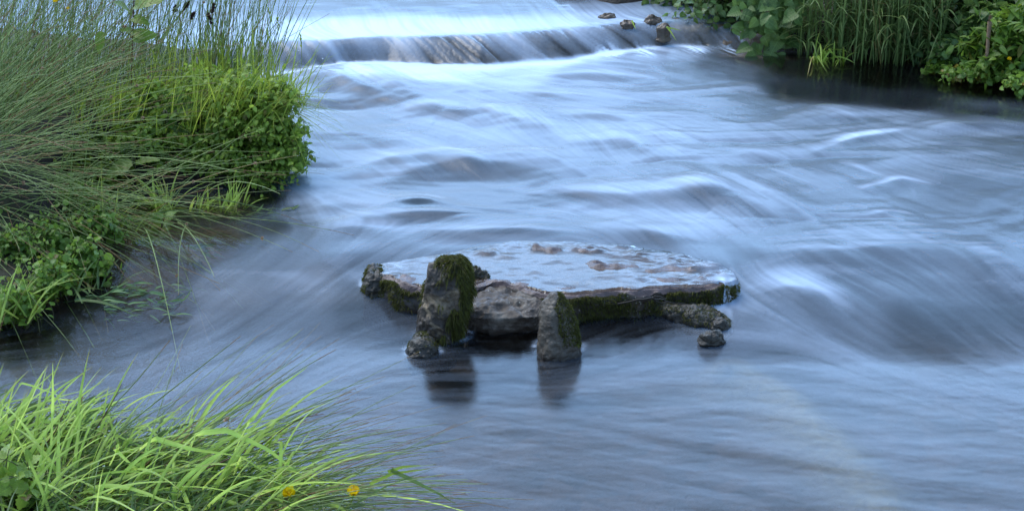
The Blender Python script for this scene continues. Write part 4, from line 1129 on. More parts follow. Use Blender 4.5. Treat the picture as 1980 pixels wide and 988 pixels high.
# ------------------------------------------------------------------ left bank: leafy shrubs
SH = (  # px, py, y, radii, twigs, label, rlo, rhi
    (528, 200, 5.42, (.085, .12, .075), 80, 'leafy mint shrub at the top right tip of the bank, leaves against the white water', .2, 1),
    (555, 285, 5.34, (.085, .12, .085), 80, 'leafy mint shrub at the right tip of the bank, sprays hanging over the water', .05, .9),
    (505, 328, 5.28, (.13, .10, .07), 110, 'low dark leafy shrub trailing into the water at the right foot of the bank', .1, .85),
    (470, 195, 5.45, (.13, .15, .10), 120, 'bright leafy mint shrub on top of the bank under the tall rushes', .3, 1),
    (400, 170, 5.55, (.12, .14, .08), 90, 'pale leafy mint shrub below the dark seed spikes', .35, 1),
    (490, 260, 5.34, (.12, .13, .09), 110, 'leafy mint shrub in the middle of the bank face', .1, .85),
    (415, 245, 5.36, (.12, .12, .08), 100, 'leafy mint shrub left of the middle of the bank face', .1, .8),
    (430, 310, 5.27, (.13, .08, .08), 90, 'dark straggly shrub hanging over the undercut bank', .1, .8),
    (345, 300, 5.27, (.12, .08, .08), 70, 'shaded leafy shrub beneath the dock leaves at the bank foot', .1, .75),
    (270, 270, 5.25, (.13, .10, .08), 60, 'shaded leaves behind the brown drooping rush stems', .1, .75),
    (572, 250, 5.36, (.05, .07, .05), 16, 'loose leafy spray reaching furthest right over the white water', .3, 1),
    (556, 175, 5.42, (.05, .06, .05), 14, 'loose leafy spray at the top right corner of the bank', .4, 1),
    (575, 310, 5.30, (.05, .06, .035), 14, 'loose leafy spray just above the water at the bank tip', .1, .9),
    (300, 195, 5.45, (.16, .10, .07), 80, 'yellow green leaves under the lime grass near the red dock stem', .4, 1),
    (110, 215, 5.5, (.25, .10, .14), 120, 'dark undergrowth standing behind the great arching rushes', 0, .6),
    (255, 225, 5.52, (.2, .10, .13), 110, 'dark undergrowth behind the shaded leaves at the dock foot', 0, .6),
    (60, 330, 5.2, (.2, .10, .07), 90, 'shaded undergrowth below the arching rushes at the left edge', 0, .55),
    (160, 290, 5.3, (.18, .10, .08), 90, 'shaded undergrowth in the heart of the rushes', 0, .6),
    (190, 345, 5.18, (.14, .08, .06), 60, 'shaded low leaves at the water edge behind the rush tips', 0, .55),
    (350, 215, 5.42, (.10, .10, .07), 70, 'leafy mint shrub among the dock leaves', .15, .8),
)
for a, b, y, rd, tw, lab, lo, hi in SH:
    c = aty(a, b, y); bs = c + [-.07 if a > 480 else 0, .16, -.05]
    bs[2] = min(max(bs[2], .12), .3)
    shrub(lab, bs, (.05, .05, .03), c, rd, int(tw * 1.35), 12, .029, 'mint', T_MINT, 'leafy shrubs on the left bank', rlo=lo, rhi=hi, lift=.12)
# hanging roots under the bank
for (a, b), lab in (((380, 330), 'tangle of dark roots hanging from the left part of the undercut bank'), ((470, 335), 'tangle of dark roots hanging behind the low shrub leaves')):
    c = aty(a, b, 5.33); o = thing('root_tangle', c, lab, 'roots', 'roots of the undercut bank'); n = 120
    rt = c + np.stack([rng.uniform(-.1, .1, n), rng.uniform(-.03, .03, n), rng.uniform(.0, .1, n)], -1)
    P = curve(rt, nrm(rv(n, .5) + [0, -.2, -1]), .05 + .12 * rng.random(n), rv(n, .3) + [0, 0, -.3], 7)
    mb = MB(); tubes(mb, P, np.full((n, 7), .0013), rng.random(n), 4); mb.build('roots', M['root'], o)
# docks
b0 = aty(290, 225, 5.42)
big_leaves('dock_plant', 'dock with broad green leaves spreading over the shrub left of the bank tip', 'dock', b0, ((aty(378, 196, 5.35), aty(290, 208, 5.42), 1.3), (aty(362, 250, 5.3), aty(285, 262, 5.36), 1.5), (aty(250, 215, 5.3), aty(285, 230, 5.4), 1.2), (aty(300, 170, 5.38), aty(285, 215, 5.42), 1.0)), 'dock', T_DOCK, 'dock plants')
b0 = aty(262, 330, 5.12)
big_leaves('dock_plant', 'single dock leaf pointing left behind the drooping brown rush stems', 'dock', b0, ((aty(196, 336, 5.08), aty(256, 316, 5.1), 1.5), (aty(300, 300, 5.1), aty(262, 318, 5.12), 1.1)), 'dock', T_DOCK, 'dock plants')
b0 = aty(320, 240, 5.3)
big_leaves('nettle_plant', 'bright lobed leaf cluster in front of the dock leaves', 'herb', b0, tuple((aty(320 + dx, 232 + dy, 5.24), aty(320 + dx * .3, 234 + dy * .3, 5.26), 1.1) for dx, dy in ((20, 2), (-16, 6), (12, 14), (-4, -14), (-12, -8), (18, -12))), 'bright', T_LOBE)
b0 = aty(345, 330, 5.2)
big_leaves('nettle_plant', 'bright lobed leaf cluster low down above the water grass', 'herb', b0, tuple((aty(350 + dx, 308 + dy, 5.18), aty(350 + dx * .3, 310 + dy * .3, 5.2), 1.1) for dx, dy in ((22, 3), (-16, 6), (14, 16), (-4, -14), (5, 24))), 'bright', T_LOBE)
# tall red stemmed dock
o = thing('dock_plant', aty(254, 200, 5.45), 'tall reddish upright dock stem with bright leaves at the top left', 'dock')
t9 = np.linspace(0, 1, 14)[:, None]; P = (1 - t9) * aty(252, 215, 5.45) + t9 * aty(261, -60, 5.45)
mb = MB(); tubes(mb, P[None], np.full((1, 14), .0024), [.5], 6); mb.build('stem', M['redstem'], o)
for tip, bs, w_ in (((232, -2), (252, 28), 1.7), ((281, 40), (256, 36), 1.2), ((292, 66), (257, 72), 1.4), ((240, 55), (256, 60), 1.2), ((275, 70), (256, 62), 1.2), ((225, -30), (257, -10), 1.6), ((300, -8), (260, 12), 1.6), ((190, 100), (196, 62), 1.1), ((272, 205), (268, 160), 1.4)):
    a_, b_ = aty(*tip, 5.4), aty(*bs, 5.45); mb = MB(); place(mb, *T_DOCK, b_[None], (a_ - b_)[None], np.array([[.3, -.8, .6]]) + rv(1, .2), [np.linalg.norm(a_ - b_)], [.9], w_); mb.build('leaf', M['bright'], o)
# water grass at the foot of the bank
for (a, b, n, az, lo, hi), lab in (((322, 402, 34, 150, .10, .22), 'grass tuft rising from the water at the foot of the bank, leaning left'), ((385, 402, 26, 20, .06, .12), 'short grass blades standing in the water between the two taller tufts'), ((448, 398, 30, 70, .05, .15), 'small bright grass tuft standing in the water under the dark roots'), ((340, 400, 22, 200, .08, .2), 'thin grass blades lying on the water left of the leaning tuft')):
    tussock('water_grass', lab, 'grass', at(a, b, .09), (.02, .018), n, (lo, hi), .0036, az, 40, 58 if n > 24 else 12, 18, .3, M['grass'], 'grass tufts standing in the water')
for (a0, b0, a1, b1), lab in (((255, 425, 400, 404), 'long pale grass blade floating flat on the inlet'), ((310, 418, 268, 470), 'grass blade dipping into the inlet beside the leafy sprig')):
    mb = MB(); polyblade(mb, [at(a0, b0, .085), (at(a0, b0, .1) + at(a1, b1, .1)) / 2 + [0, 0, .012], at(a1, b1, .09)], .004, .6)
    tag(mb.build('lone_grass', M['deepgrass']), lab, 'grass', 'single blades over the water')

# ------------------------------------------------------------------ watercress shelf
CR = ((20, 440, .10, 'watercress clump at the left edge under the rush tussock'), (95, 420, .10, 'watercress clump under the drooping brown rush tips'), (170, 430, .10, 'watercress clump reaching towards the inlet'), (205, 475, .08, 'watercress clump at the right tip of the cress bed'), (130, 490, .10, 'watercress clump in the middle of the cress bed'), (50, 510, .10, 'watercress clump left of the middle of the cress bed'), (95, 555, .08, 'watercress clump at the water edge, small round leaves'), (25, 590, .08, 'watercress clump at the lowest corner of the cress bed'), (165, 530, .05, 'thin watercress trailing on the water below the middle clump'), (-40, 500, .11, 'watercress clump half out of the picture on the left'))
for k_, (a, b, r_, lab) in enumerate(CR):
    c = at(a, b, .07); lv_ = float(level(np.array([c[0]]), np.array([c[1]]))[0]); c[2] = lv_ + .07
    shrub(lab, c - [0, -.02, .08], (.05, .04, .01), c, (r_, r_ * .9, .06), 62, 9, .026, 'cress', T_ROUND if k_ % 2 == 0 else T_IVY, 'watercress clumps on the left shelf', name='watercress', cat='watercress', lift=.3, t0=.2)
for (a, b, az, n, lo, hi), lab in (((200, 450, 30, 26, .12, .28), 'grass tuft leaning right out of the cress over the inlet'), ((60, 480, 80, 30, .12, .3), 'upright green grass tuft in the left of the cress bed'), ((150, 560, 50, 18, .08, .18), 'few grass blades at the water edge of the cress bed'), ((10, 610, 110, 26, .12, .3), 'grass tuft at the lowest corner of the cress bed'), ((90, 400, 60, 30, .1, .25), 'grass tuft at the back of the cress bed under the rushes')):
    tussock('grass_tuft', lab, 'grass', at(a, b, .07), (.05, .04), n, (lo, hi), .0036, az, 50, 55, 18, .35, M['deepgrass'] if n != 26 else M['grass'], 'grass tufts in the cress bed', dew=14)
# leafy sprig standing in the inlet
def sprig(pts, y, pairs, lab, size):
    o = thing('water_sprig', aty(*pts[0], y), lab, 'herb', 'leafy sprigs in the inlet')
    P = np.array([aty(a, b, y) for a, b in pts]); t9 = np.linspace(0, 1, 14); tt = np.linspace(0, 1, len(pts))
    P = np.stack([np.interp(t9, tt, P[:, i]) for i in range(3)], -1)
    mb = MB(); tubes(mb, P[None], (np.linspace(.0026, .0014, 14))[None], [.5], 6); mb.build('stem', M['redstem'], o)
    mb = MB()
    for f in np.linspace(.3, 1, pairs):
        k = int(f * 13); ang = rng.random() * 3
        for sg in (1, -1):
            d = np.array([sg * math.cos(ang * .3), sg * .4 * math.sin(ang), .35 + .2 * f])
            place(mb, *T_LANCE, P[k][None], d[None], np.array([[0, -.5, 1.]]), [size * (.8 + .5 * rng.random())], rng.random(1), 1.9)
    mb.build('leaves', M['cress'], o)


sprig(((288, 492), (300, 465), (312, 440), (318, 420)), 4.82, 6, 'leafy sprig with a red stem standing in the inlet', .042)
sprig(((262, 478), (276, 470), (290, 468)), 4.78, 5, 'small leafy sprig at the foot of the red stemmed one', .03)
# weed under the surface
for (a, b, rx, ry, n, lab) in ((205, 560, .05, .03, 26, 'pale water weed streaming under the surface nearest the cress'), (262, 552, .05, .04, 34, 'pale water weed streaming under the surface right of the cress'), (235, 590, .05, .03, 22, 'thin water weed lowest in the pool beside the cress'), (330, 565, .06, .04, 26, 'faint water weed furthest out in the pool'), (520, 404, .07, .03, 60, 'dark green water weed drifting below the leafy bank tip'), (392, 466, .03, .012, 14, 'tiny floating sprig in the middle of the inlet'), (430, 405, .05, .03, 30, 'water weed leaves lying on the surface beside the small water grass')):
    c = at(a, b, .0); lv_ = float(level(np.array([c[0]]), np.array([c[1]]))[0]); c = at(a, b, lv_ + .001)
    o = thing('water_weed', c, lab, 'water weed', 'water weed in the pool and inlet')
    p_ = c + np.stack([rng.standard_normal(n) * rx, rng.standard_normal(n) * ry, rng.uniform(-.045, -.006, n)], -1)
    mb = MB(); place(mb, *T_LANCE, p_, nrm(np.array([.9, .35, .02]) + rv(n, .35) * [1, 1, .6]), nrm(np.array([0, -.3, 1]) + rv(n, .6)), .03 + .03 * rng.random(n), rng.random(n), .5)
    mb.build('leaves', M['weed'] if b > 450 else M['deepgrass'], o)

# ------------------------------------------------------------------ near bank
G = 'grass tussocks on the near bank'
def nb(a, b, z=.47): return at(a, b, z)


NT_ = ((-40, 905, 60, 100, 18, 'tall grass tussock at the left edge of the near bank'), (60, 900, 60, 88, 16, 'upright dewy grass tussock near the left of the near bank'), (150, 905, 70, 82, 20, 'dewy grass tussock with one very tall upright blade'), (245, 910, 65, 58, 24, 'grass tussock leaning right in the middle of the near bank'), (330, 915, 60, 45, 24, 'broad bladed grass tussock leaning over the near rushes'), (420, 945, 55, 42, 26, 'broad bladed grass tussock left of the buttercups'), (505, 975, 45, 50, 30, 'grass tussock at the right end of the near bank below the buttercups'), (100, 990, 60, 70, 40, 'shaded grass tussock at the bottom left corner'), (250, 1000, 60, 50, 40, 'grass tussock at the bottom edge left of centre bank'), (400, 1020, 50, 45, 40, 'grass tussock at the bottom edge under the fan of rushes'), (10, 960, 50, 90, 40, 'grass tussock at the bottom left edge with the half hidden buttercup'))
for a, b, n, az, azs, lab in NT_:
    n = int(n * .95)
    c = nb(a, min(b, 1010))
    tussock('grass_tussock', lab, 'grass', c, (.045, .05), n, (.11, .30), .0038, az * .55, azs + 18, 30 + az * .24, 17, .50, M['grass'], G, dead=.07, dew=42, kink=.16, s=11)
# turf under the tussocks
n = 5200; tx, ty = rng.uniform(-1.15, -.2, n), rng.uniform(1.9, 2.95, n); k_ = sdist(tx, ty, NEAR) > .03
root = np.stack([tx, ty, ground_z(tx, ty)[0]], -1)[k_]; n = len(root)
a = R(35) + R(60) * rng.standard_normal(n); d = unit(a, R(50) + R(18) * rng.standard_normal(n))
P = curve(root, d, .05 + .11 * rng.random(n), np.stack([.4 * np.cos(a), .4 * np.sin(a), -.5 * np.ones(n)], -1), 6)
mb = MB(); ribbons(mb, P, np.outer(.0021 * (.6 + .8 * rng.random(n)), [1, 1, .9, .75, .5, .08]), nrm(rv(n)), rng.random(n), .25)
tag(mb.build('bank_turf', M['turf']), 'short shaded turf between the tussocks on the near bank', 'grass', kind='stuff')
# fan of rushes reaching over the pool
G = 'rush clumps on the near bank'
for (a, b, n, az, azs, el, L), lab in (((300, 935, 60, 33, 13, 17, (.25, .50)), 'fan of dark rush stems reaching up right over the pool'), ((420, 960, 90, 12, 12, 8, (.2, .42)), 'low fan of dewy rush stems behind the buttercups'), ((470, 995, 70, 0, 12, 6, (.2, .40)), 'lowest fan of dewy rush stems at the bottom edge'), ((180, 930, 26, 50, 18, 30, (.15, .34)), 'short dark rush stems among the tall grass on the left')):
    rushes(lab, nb(a, b) + [0, 0, .02], (.06, .04), n, L, az, azs, el, 9, .12, .00125, G, dew=120, clusters=1)
for pts, lab, mt in ((((345, 850), (390, 830), (470, 790), (560, 725), (650, 675)), 'long rush stem ending highest over the pool', 'rush'), (((150, 870), (205, 800), (270, 730), (328, 658)), 'long straight rush stem slanting up at the left of the fan', 'rush'), (((210, 850), (310, 770), (400, 700), (465, 650)), 'long straight rush stem right of the leftmost slanting one', 'rush'), (((430, 860), (520, 820), (600, 785), (680, 757)), 'upper of two parallel dark rush stems over the pool', 'rush'), (((440, 865), (530, 830), (600, 800), (676, 770)), 'lower of two parallel dark rush stems over the pool', 'rush'), (((470, 900), (560, 868), (640, 840), (712, 817)), 'slim straight rush stem below the parallel pair', 'rush'), (((460, 890), (560, 880), (650, 868), (740, 864)), 'nearly level rush stem with a dry tip', 'rush'), (((400, 905), (500, 862), (580, 807), (626, 800)), 'brown wavy rush stem with a curled tip', 'redstem'), (((560, 930), (650, 940), (800, 950), (905, 956)), 'longest level rush stem reaching right past the buttercup', 'rush'), (((540, 985), (650, 975), (780, 972), (880, 970)), 'lowest level rush stem at the bottom of the picture', 'rush'), (((80, 870), (110, 830), (135, 770)), 'thin dead brown stem among the left grass', 'redstem'), (((185, 830), (210, 790), (236, 742)), 'thin dead brown stem left of the fan', 'redstem')):
    P = np.array([aty(a, b, 2.55 - .1 * (b > 880)) for a, b in pts]); t9 = np.linspace(0, 1, 18); tt = np.linspace(0, 1, len(pts))
    P = np.stack([np.interp(t9, tt, P[:, i]) for i in range(3)], -1)
    for _ in range(3): P[1:-1] = (P[:-2] + P[1:-1] * 2 + P[2:]) / 4
    mb = MB(); tubes(mb, P[None], (.0014 * np.linspace(1, .45, 18))[None], [.25 if mt == 'rush' else .5], 5)
    tag(mb.build('lone_rush', M[mt]), lab, 'rush', 'single rush stems on the near bank')
# big folded and single blades
for pts, w_, lab in ((((455, 870), (480, 820), (530, 755), (596, 708)), .0050, 'broad bright blade pointing up right over the pool'), (((365, 880), (380, 838), (440, 832), (520, 870), (630, 958)), .0056, 'broad bright blade folded over and hanging down right'), (((270, 870), (300, 848), (370, 868), (470, 882)), .0056, 'broad pale blade bent flat across the middle of the tussocks'), (((100, 860), (102, 800), (102, 700)), .0036, 'tallest single upright blade at the left'), (((10, 790), (40, 740), (60, 745), (130, 770)), .0026, 'thin arching blade at the left edge'), (((30, 830), (60, 770), (92, 702)), .0034, 'slanting tall blade left of the tallest upright one'), (((520, 940), (560, 890), (608, 822)), .0040, 'straight bright blade above the left buttercup'), (((210, 900), (230, 860), (222, 868), (260, 905), (275, 930)), .0050, 'short folded blade in the middle of the tussocks')):
    mb = MB(); P = polyblade(mb, [aty(a, b, 2.5 if b < 860 else 2.46) for a, b in pts], w_, .75, side=(.6, .2, 1))
    tag(mb.build('lone_grass', M['grass']), lab, 'grass', 'single blades on the near bank')
o = thing('flowering_grass', aty(650, 985, 2.36), 'dark stalk with a folded blade bent down at the right end of the near bank', 'grass')
for nm, pts, w_ in (('stalk', ((660, 990), (745, 940), (840, 905)), .0019), ('blade', ((715, 935), (760, 915), (830, 906)), .0034), ('folded_blade', ((756, 908), (800, 930), (850, 955), (884, 976)), .0042), ('blade', ((750, 912), (780, 902), (815, 899)), .003)):
    mb = MB(); polyblade(mb, [aty(a, b, 2.36) for a, b in pts], w_, .3, side=(.3, .1, 1)); mb.build(nm, M['deepgrass'] if nm != 'blade' else M['lime'], o)
flower('closed yellow buttercup on its own at the right of the near bank', aty(683, 953, 2.36), nb(640, 1000), .0115, (.1, -.3, 1))
flower('yellow buttercup half hidden by grass left of the single one', aty(560, 955, 2.36), nb(530, 1010), .0125, (-.1, -.4, 1))
flower('small yellow buttercup at the left edge among the near grass', aty(13, 873, 2.6), nb(-10, 960), .009, (.2, -.5, 1))
flower('tiny yellow buttercup high among the back rushes at the top left', aty(107, 4, 5.6), aty(100, 150, 5.7), .010)
flower('tiny yellow buttercup below and right of the one at the top left', aty(131, 18, 5.6), aty(125, 150, 5.7), .007)
for (a, b, r_, tl, lab) in ((30, 975, .07, T_LOBE, 'dark lobed herb at the bottom left corner'),):
    c = nb(a, b) + [0, 0, .07]
    shrub(lab, c - [0, 0, .07], (.02, .02, .005), c, (r_, r_, .04), 22, 4, .035, 'bright' if b < 950 else 'mint', tl, 'herbs on the near bank', name='broadleaf_herb', cat='herb')

# ------------------------------------------------------------------ right bank
G = 'dark bushes on the right bank'
for (a, b, y, rd, tw, lab) in ((1850, 60, 7.05, (.22, .22, .2), 150, 'dark small leaved bush behind the broken stick'), (1930, 10, 6.95, (.25, .25, .22), 140, 'dark bush at the top right corner'), (1740, 10, 7.6, (.3, .25, .3), 130, 'dark bush behind the tall grass'), (1560, 0, 7.85, (.3, .25, .3), 130, 'dark bush between the nettles and the tall grass'), (1420, 10, 7.9, (.25, .2, .2), 110, 'dark bush behind the nettles'), (2040, 80, 6.7, (.25, .25, .3), 120, 'dark bush just beyond the right edge of the picture'), (1960, -160, 7.3, (.5, .35, .6), 220, 'tall dark bush rising out of the top right corner'), (1620, -180, 8.0, (.6, .4, .65), 240, 'tall dark bush rising above the tall grass'), (1330, -110, 8.7, (.5, .4, .5), 170, 'tall dark bush upstream of the nettles')):
    c = aty(a, b, y); g_ = float(ground_z(np.array([c[0]]), np.array([c[1] + .15]))[0][0])
    shrub(lab, (c[0], c[1] + .12, g_), (.08, .06, .02), c, rd, tw, 13, .05 if b > -50 else .07, 'ivy', T_IVY, G, rlo=0, rhi=.9, lift=.1, srad=.002)
for (a, b, y, lab) in ((1395, 20, 7.35, 'broad leaved climber hanging over the weir left of the nettles'), (1310, 0, 7.7, 'broad leaved climber trailing over the water upstream of the weir stones'), (1230, -8, 8.0, 'broad leaved climber furthest upstream at the top of the picture'), (1130, -18, 8.4, 'low leaves on the far water edge at the top of the picture')):
    c = aty(a, b, y)
    shrub(lab, c + [.15, .2, .08], (.06, .05, .03), c, (.2, .14, .085), 90, 7, .052, 'nettle', T_MINT, 'climbers hanging over the weir', name='climber', cat='climber', lift=.25, t0=.4, wid=1.25, rhi=.8)
for k_, (x_, y_) in enumerate(((1.25, 9.6), (1.75, 11.2), (2.3, 13.0), (2.6, 9.8), (3.6, 11.5))):
    g_ = float(ground_z(np.array([x_]), np.array([y_]))[0][0])
    shrub(('leafy bush just upstream of the climbers on the right bank', 'leafy bush second upstream of the climbers on the right bank', 'leafy bush furthest upstream on the right bank', 'leafy bush higher on the bank behind the climbers', 'leafy bush highest on the bank far behind the climbers')[k_], (x_, y_, g_), (.15, .12, .02), (x_ - .1, y_ - .15, g_ + .25), (.6, .5, .35), 150, 11, .085, 'ivy', T_IVY, G, lift=.1, srad=.003)
NET = ((1478, 25), (1525, 55), (1495, 70), (1450, 70), (1530, 15), (1430, 30))
NL = ('nettle with the topmost big toothed leaves left of the tall grass', 'nettle whose toothed leaves touch the left of the tall grass', 'nettle with big leaves hanging just above the water', 'nettle with small leaves low over the splashed stone', 'nettle leaning at the top behind the grass', 'nettle hanging over the end of the weir')
for (a, b), lab in zip(NET, NL):
    y = 6.98 + .1 * rng.random(); c = aty(a, b, y); bs = c + [.1, .28, .16]
    o = thing('nettle', bs, lab, 'nettle', 'nettles on the right bank')
    t_ = np.linspace(0, 1, 14)[:, None]; tip = c + [0, -.02, -.04]
    P = (1 - t_) ** 2 * bs + 2 * t_ * (1 - t_) * ((bs + tip) / 2 + [0, 0, .12]) + t_ ** 2 * tip
    mb = MB(); tubes(mb, P[None], np.full((1, 14), .0025), [.5], 5); mb.build('stem', M['stem'], o)
    mb = MB(); q_, dd, nn_, sz = [], [], [], []
    for k in (3, 4, 5, 6, 7, 8, 9, 10, 11, 12, 13, 7, 9, 11, 13):
        for sg in (1, -1):
            q_.append(P[k] + rv(1, .018)[0] + [0, -.02, 0]); dd.append(nrm(np.array([sg * .75, -.35, -.45]) + rv(1, .35)[0])); nn_.append(nrm(np.array([.1 * sg, -1.0, .65]) + rv(1, .25)[0])); sz.append(.034 + .045 * rng.random())
    place(mb, *T_NET, np.array(q_), np.array(dd), np.array(nn_), sz, rng.random(len(sz)), 1.0); mb.build('leaves', M['nettle'], o)
GT = 'tall grass on the right bank'
for (a, b, n, lab) in ((1585, 104, 42, 'tall grass clump next to the nettles'), (1640, 108, 60, 'tall grass clump left of the middle of the grassy bank'), (1700, 114, 75, 'thickest tall grass clump with yellow green stems'), (1745, 118, 60, 'tall grass clump at the right of the grassy bank'), (1790, 124, 34, 'thin tall grass clump in front of the dark bush')):
    c = at(a, b, .13); c = c + [0, .05, .0]
    o, P = tussock('tall_grass', lab, 'grass', c, (.075, .05), n, (.3, .7), .0045, -90, 80, 84, 5, .06, M['deepgrass'], GT, s=9, part='stems')
    # leaf blades leave the stems and droop
    m_ = n * 4; k1 = rng.integers(0, n, m_); k2 = rng.integers(1, 7, m_); az_ = rng.uniform(0, 6.28, m_)
    Pb = curve(P[k1, k2], unit(az_, R(60) + R(12) * rng.standard_normal(m_)), .08 + .15 * rng.random(m_), np.stack([.3 * np.cos(az_), .3 * np.sin(az_), -.6 - .5 * rng.random(m_)], -1), 9)
    mb = MB(); ribbons(mb, Pb, np.outer(.0052 * (.6 + .6 * rng.random(m_)), [.5, .8, 1, 1, .95, .8, .6, .35, .05]), nrm(np.stack([-np.sin(az_), np.cos(az_), 0 * az_], -1)), rng.random(m_), .25)
    mb.build('blades', M['deepgrass'], o)
for (a, b, n, L, lab) in ((1585, 118, 26, (.1, .26), 'pale drooping grass tuft standing in the water off the right bank'), (1618, 122, 9, (.08, .16), 'small bent grass sprig in the water right of the pale tuft')):
    c = at(a, b, .12)
    tussock('water_grass', lab, 'grass', c, (.02, .015), n, L, .0045, -90, 70, 74, 10, .75, M['grass'], 'pale grass in the water off the right bank', kink=.3)
n_ = 0
for (a, b, y, r_, mt, tl, sz, lab) in ((1925, 95, 6.6, (.13, .12, .11), 'bright', T_LANCE, .075, 'bright narrow leaved plant right of the broken stick'), (1965, 60, 6.55, (.12, .12, .1), 'bright', T_LANCE, .075, 'bright narrow leaved plant at the right edge of the picture'), (1900, 45, 6.75, (.12, .1, .08), 'nettle', T_IVY, .06, 'broad leaved plant above the broken stick'), (1848, 105, 6.7, (.09, .08, .07), 'ivy', T_ROUND, .045, 'round leaved plant at the water edge left of the broken stick'), (1950, 130, 6.5, (.14, .1, .055), 'bright', T_MINT, .04, 'bright leafy mat sloping to the water at the right edge'), (1880, 140, 6.55, (.12, .08, .035), 'cress', T_MINT, .035, 'low cress mat on the water below the broken stick'), (1985, 160, 6.35, (.10, .07, .04), 'cress', T_MINT, .035, 'low cress mat at the right edge on the water'), (1835, 130, 6.68, (.09, .04, .014), 'bright', T_ROUND, .03, 'flat yellow green weed floating at the tip of the cress'), (1790, 95, 6.9, (.1, .08, .06), 'ivy', T_IVY, .045, 'dark leaves between the tall grass and the round leaved plant')):
    c = aty(a, b, y); c[2] = max(c[2], .13)
    shrub(lab, c + [.05, .1, -.04], (.05, .04, .01), c, r_, 75, 9, sz, mt, tl, 'water edge plants on the right bank', name='waterside_plant', cat='plant', lift=.2, wid=1.2)
flower('tiny yellow buttercup among the leaves near the right edge', aty(1951, 116, 6.42), aty(1955, 150, 6.48), .010)
o = thing('broken_stick', aty(1908, 116, 6.5), 'broken pale wooden stick standing upright at the water edge', 'stick')
P = np.array([aty(1907, 118, 6.5), aty(1910, 90, 6.5), aty(1912, 62, 6.5), aty(1914, 42, 6.5)]); t9 = np.linspace(0, 1, 14); tt = np.linspace(0, 1, 4)
P = np.stack([np.interp(t9, tt, P[:, i]) for i in range(3)], -1)
mb = MB(); tubes(mb, P[None], np.linspace(.0075, .0095, 14)[None], [.5], 9); mb.build('wood', M['wood'], o)
mb = MB(); place(mb, *T_LANCE, np.tile(P[-1], (5, 1)), nrm(np.array([0, 0, 1]) + rv(5, .25)), nrm(rv(5)), np.full(5, .03), [.9] * 5, 1.2); mb.build('splintered_end', M['wood'], o)
# single blades by the weir stones
for pts, lab in ((((1289, 52), (1297, 62), (1308, 80)), 'bright grass blade caught between the weir stones'), (((1290, 54), (1302, 56), (1317, 60)), 'thin straw lying on the reddish weir stone'), (((1222, 40), (1226, 50), (1230, 58)), 'small green blade on the weir crest')):
    mb = MB(); polyblade(mb, [aty(a, b, 7.08) for a, b in pts], .004, .7, side=(1, .3, .3)); tag(mb.build('lone_grass', M['lime']), lab, 'grass', 'single blades on the weir')
CLOUD_AHEAD, CLOUD_BASE, SUN_E, EXPOSURE = 78.0, 11.0, 3.2, 0.0

# ================================================================== light
w = bpy.data.worlds.new('World'); scene.world = w; w.use_nodes = True
nt = w.node_tree; nt.nodes.clear()
out = nt.nodes.new('ShaderNodeOutputWorld'); bg = nt.nodes.new('ShaderNodeBackground')
sky = nt.nodes.new('ShaderNodeTexSky'); sky.sky_type = 'NISHITA'; sky.sun_disc = False
SUN_EL, SUN_AZ = R(56), R(-50)          # azimuth measured from straight ahead, to the left
sky.sun_elevation = SUN_EL; sky.sun_rotation = SUN_AZ
sky.air_density = 1.2; sky.dust_density = .6; sky.ozone_density = 1.5
tc = nt.nodes.new('ShaderNodeTexCoord'); sep = nt.nodes.new('ShaderNodeSeparateXYZ')
nt.links.new(tc.outputs['Generated'], sep.inputs[0])


def wm(op, a, b=0.0, clamp=False):
    n = nt.nodes.new('ShaderNodeMath'); n.operation = op; n.use_clamp = clamp
    for i, v in ((0, a), (1, b)):
        if isinstance(v, bpy.types.NodeSocket): nt.links.new(v, n.inputs[i])
        else: n.inputs[i].default_value = v
    return n.outputs[0]


# bright broken cloud, brightest over the valley ahead
ns = nt.nodes.new('ShaderNodeTexNoise'); ns.inputs['Scale'].default_value = 2.6; ns.inputs['Detail'].default_value = 6
mp = nt.nodes.new('ShaderNodeMapping'); mp.inputs['Scale'].default_value = (1, 1, 2.5)
nt.links.new(tc.outputs['Generated'], mp.inputs[0]); nt.links.new(mp.outputs[0], ns.inputs[0])
ahead = wm('MULTIPLY', wm('ADD', wm('MULTIPLY', sep.outputs[0], -.25), sep.outputs[1]), 1.0)
mr = nt.nodes.new('ShaderNodeMapRange'); mr.interpolation_type = 'SMOOTHSTEP'
nt.links.new(ahead, mr.inputs[0]); mr.inputs[1].default_value = .2; mr.inputs[2].default_value = 1.0
cov = nt.nodes.new('ShaderNodeMapRange'); cov.interpolation_type = 'SMOOTHSTEP'
nt.links.new(ns.outputs[0], cov.inputs[0]); cov.inputs[1].default_value = .3; cov.inputs[2].default_value = .65
el = nt.nodes.new('ShaderNodeMapRange'); el.interpolation_type = 'SMOOTHSTEP'
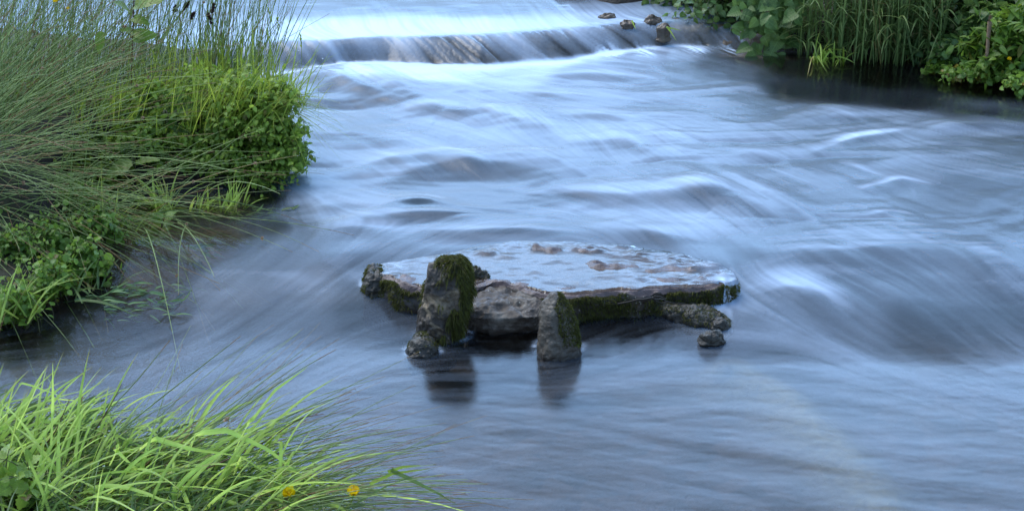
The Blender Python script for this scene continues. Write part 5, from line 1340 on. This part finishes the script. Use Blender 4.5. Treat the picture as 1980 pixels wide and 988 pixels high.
nt.links.new(sep.outputs[2], el.inputs[0]); el.inputs[1].default_value = .70; el.inputs[2].default_value = .39
lowel = nt.nodes.new('ShaderNodeMapRange'); lowel.interpolation_type = 'SMOOTHSTEP'
nt.links.new(sep.outputs[2], lowel.inputs[0]); lowel.inputs[1].default_value = .23; lowel.inputs[2].default_value = .38; lowel.inputs[3].default_value = .06
elm = wm('MULTIPLY', el.outputs[0], lowel.outputs[0])
cloud = wm('MULTIPLY', wm('ADD', wm('MULTIPLY', wm('MULTIPLY', mr.outputs[0], elm), CLOUD_AHEAD), CLOUD_BASE), wm('ADD', wm('MULTIPLY', cov.outputs[0], .6), .4))
cc = nt.nodes.new('ShaderNodeMix'); cc.data_type = 'RGBA'; cc.blend_type = 'MULTIPLY'; cc.inputs[0].default_value = 1
cc.inputs[6].default_value = (.34, .59, 1.0, 1)
cb = nt.nodes.new('ShaderNodeCombineColor')
for i in range(3): nt.links.new(cloud, cb.inputs[i])
nt.links.new(cb.outputs[0], cc.inputs[7])
ad = nt.nodes.new('ShaderNodeMix'); ad.data_type = 'RGBA'; ad.blend_type = 'ADD'; ad.inputs[0].default_value = 1
nt.links.new(sky.outputs[0], ad.inputs[6]); nt.links.new(cc.outputs[2], ad.inputs[7])
nt.links.new(ad.outputs[2], bg.inputs[0]); bg.inputs[1].default_value = .10
nt.links.new(bg.outputs[0], out.inputs[0])
sd = bpy.data.lights.new('sun', 'SUN'); sd.energy = SUN_E; sd.angle = R(40); sd.color = (1, .965, .91)
so = bpy.data.objects.new('sun', sd); COL.objects.link(so)
dirv = Vector((math.sin(SUN_AZ) * math.cos(SUN_EL), math.cos(SUN_AZ) * math.cos(SUN_EL), math.sin(SUN_EL)))
so.rotation_euler = dirv.to_track_quat('Z', 'Y').to_euler()
vs = scene.view_settings
vs.view_transform = 'Standard'; vs.look = 'None'; vs.gamma = 1; vs.use_curve_mapping = False; vs.exposure = EXPOSURE
scene.cycles.max_bounces = 8; scene.cycles.transparent_max_bounces = 12
scene.cycles.use_denoising = True
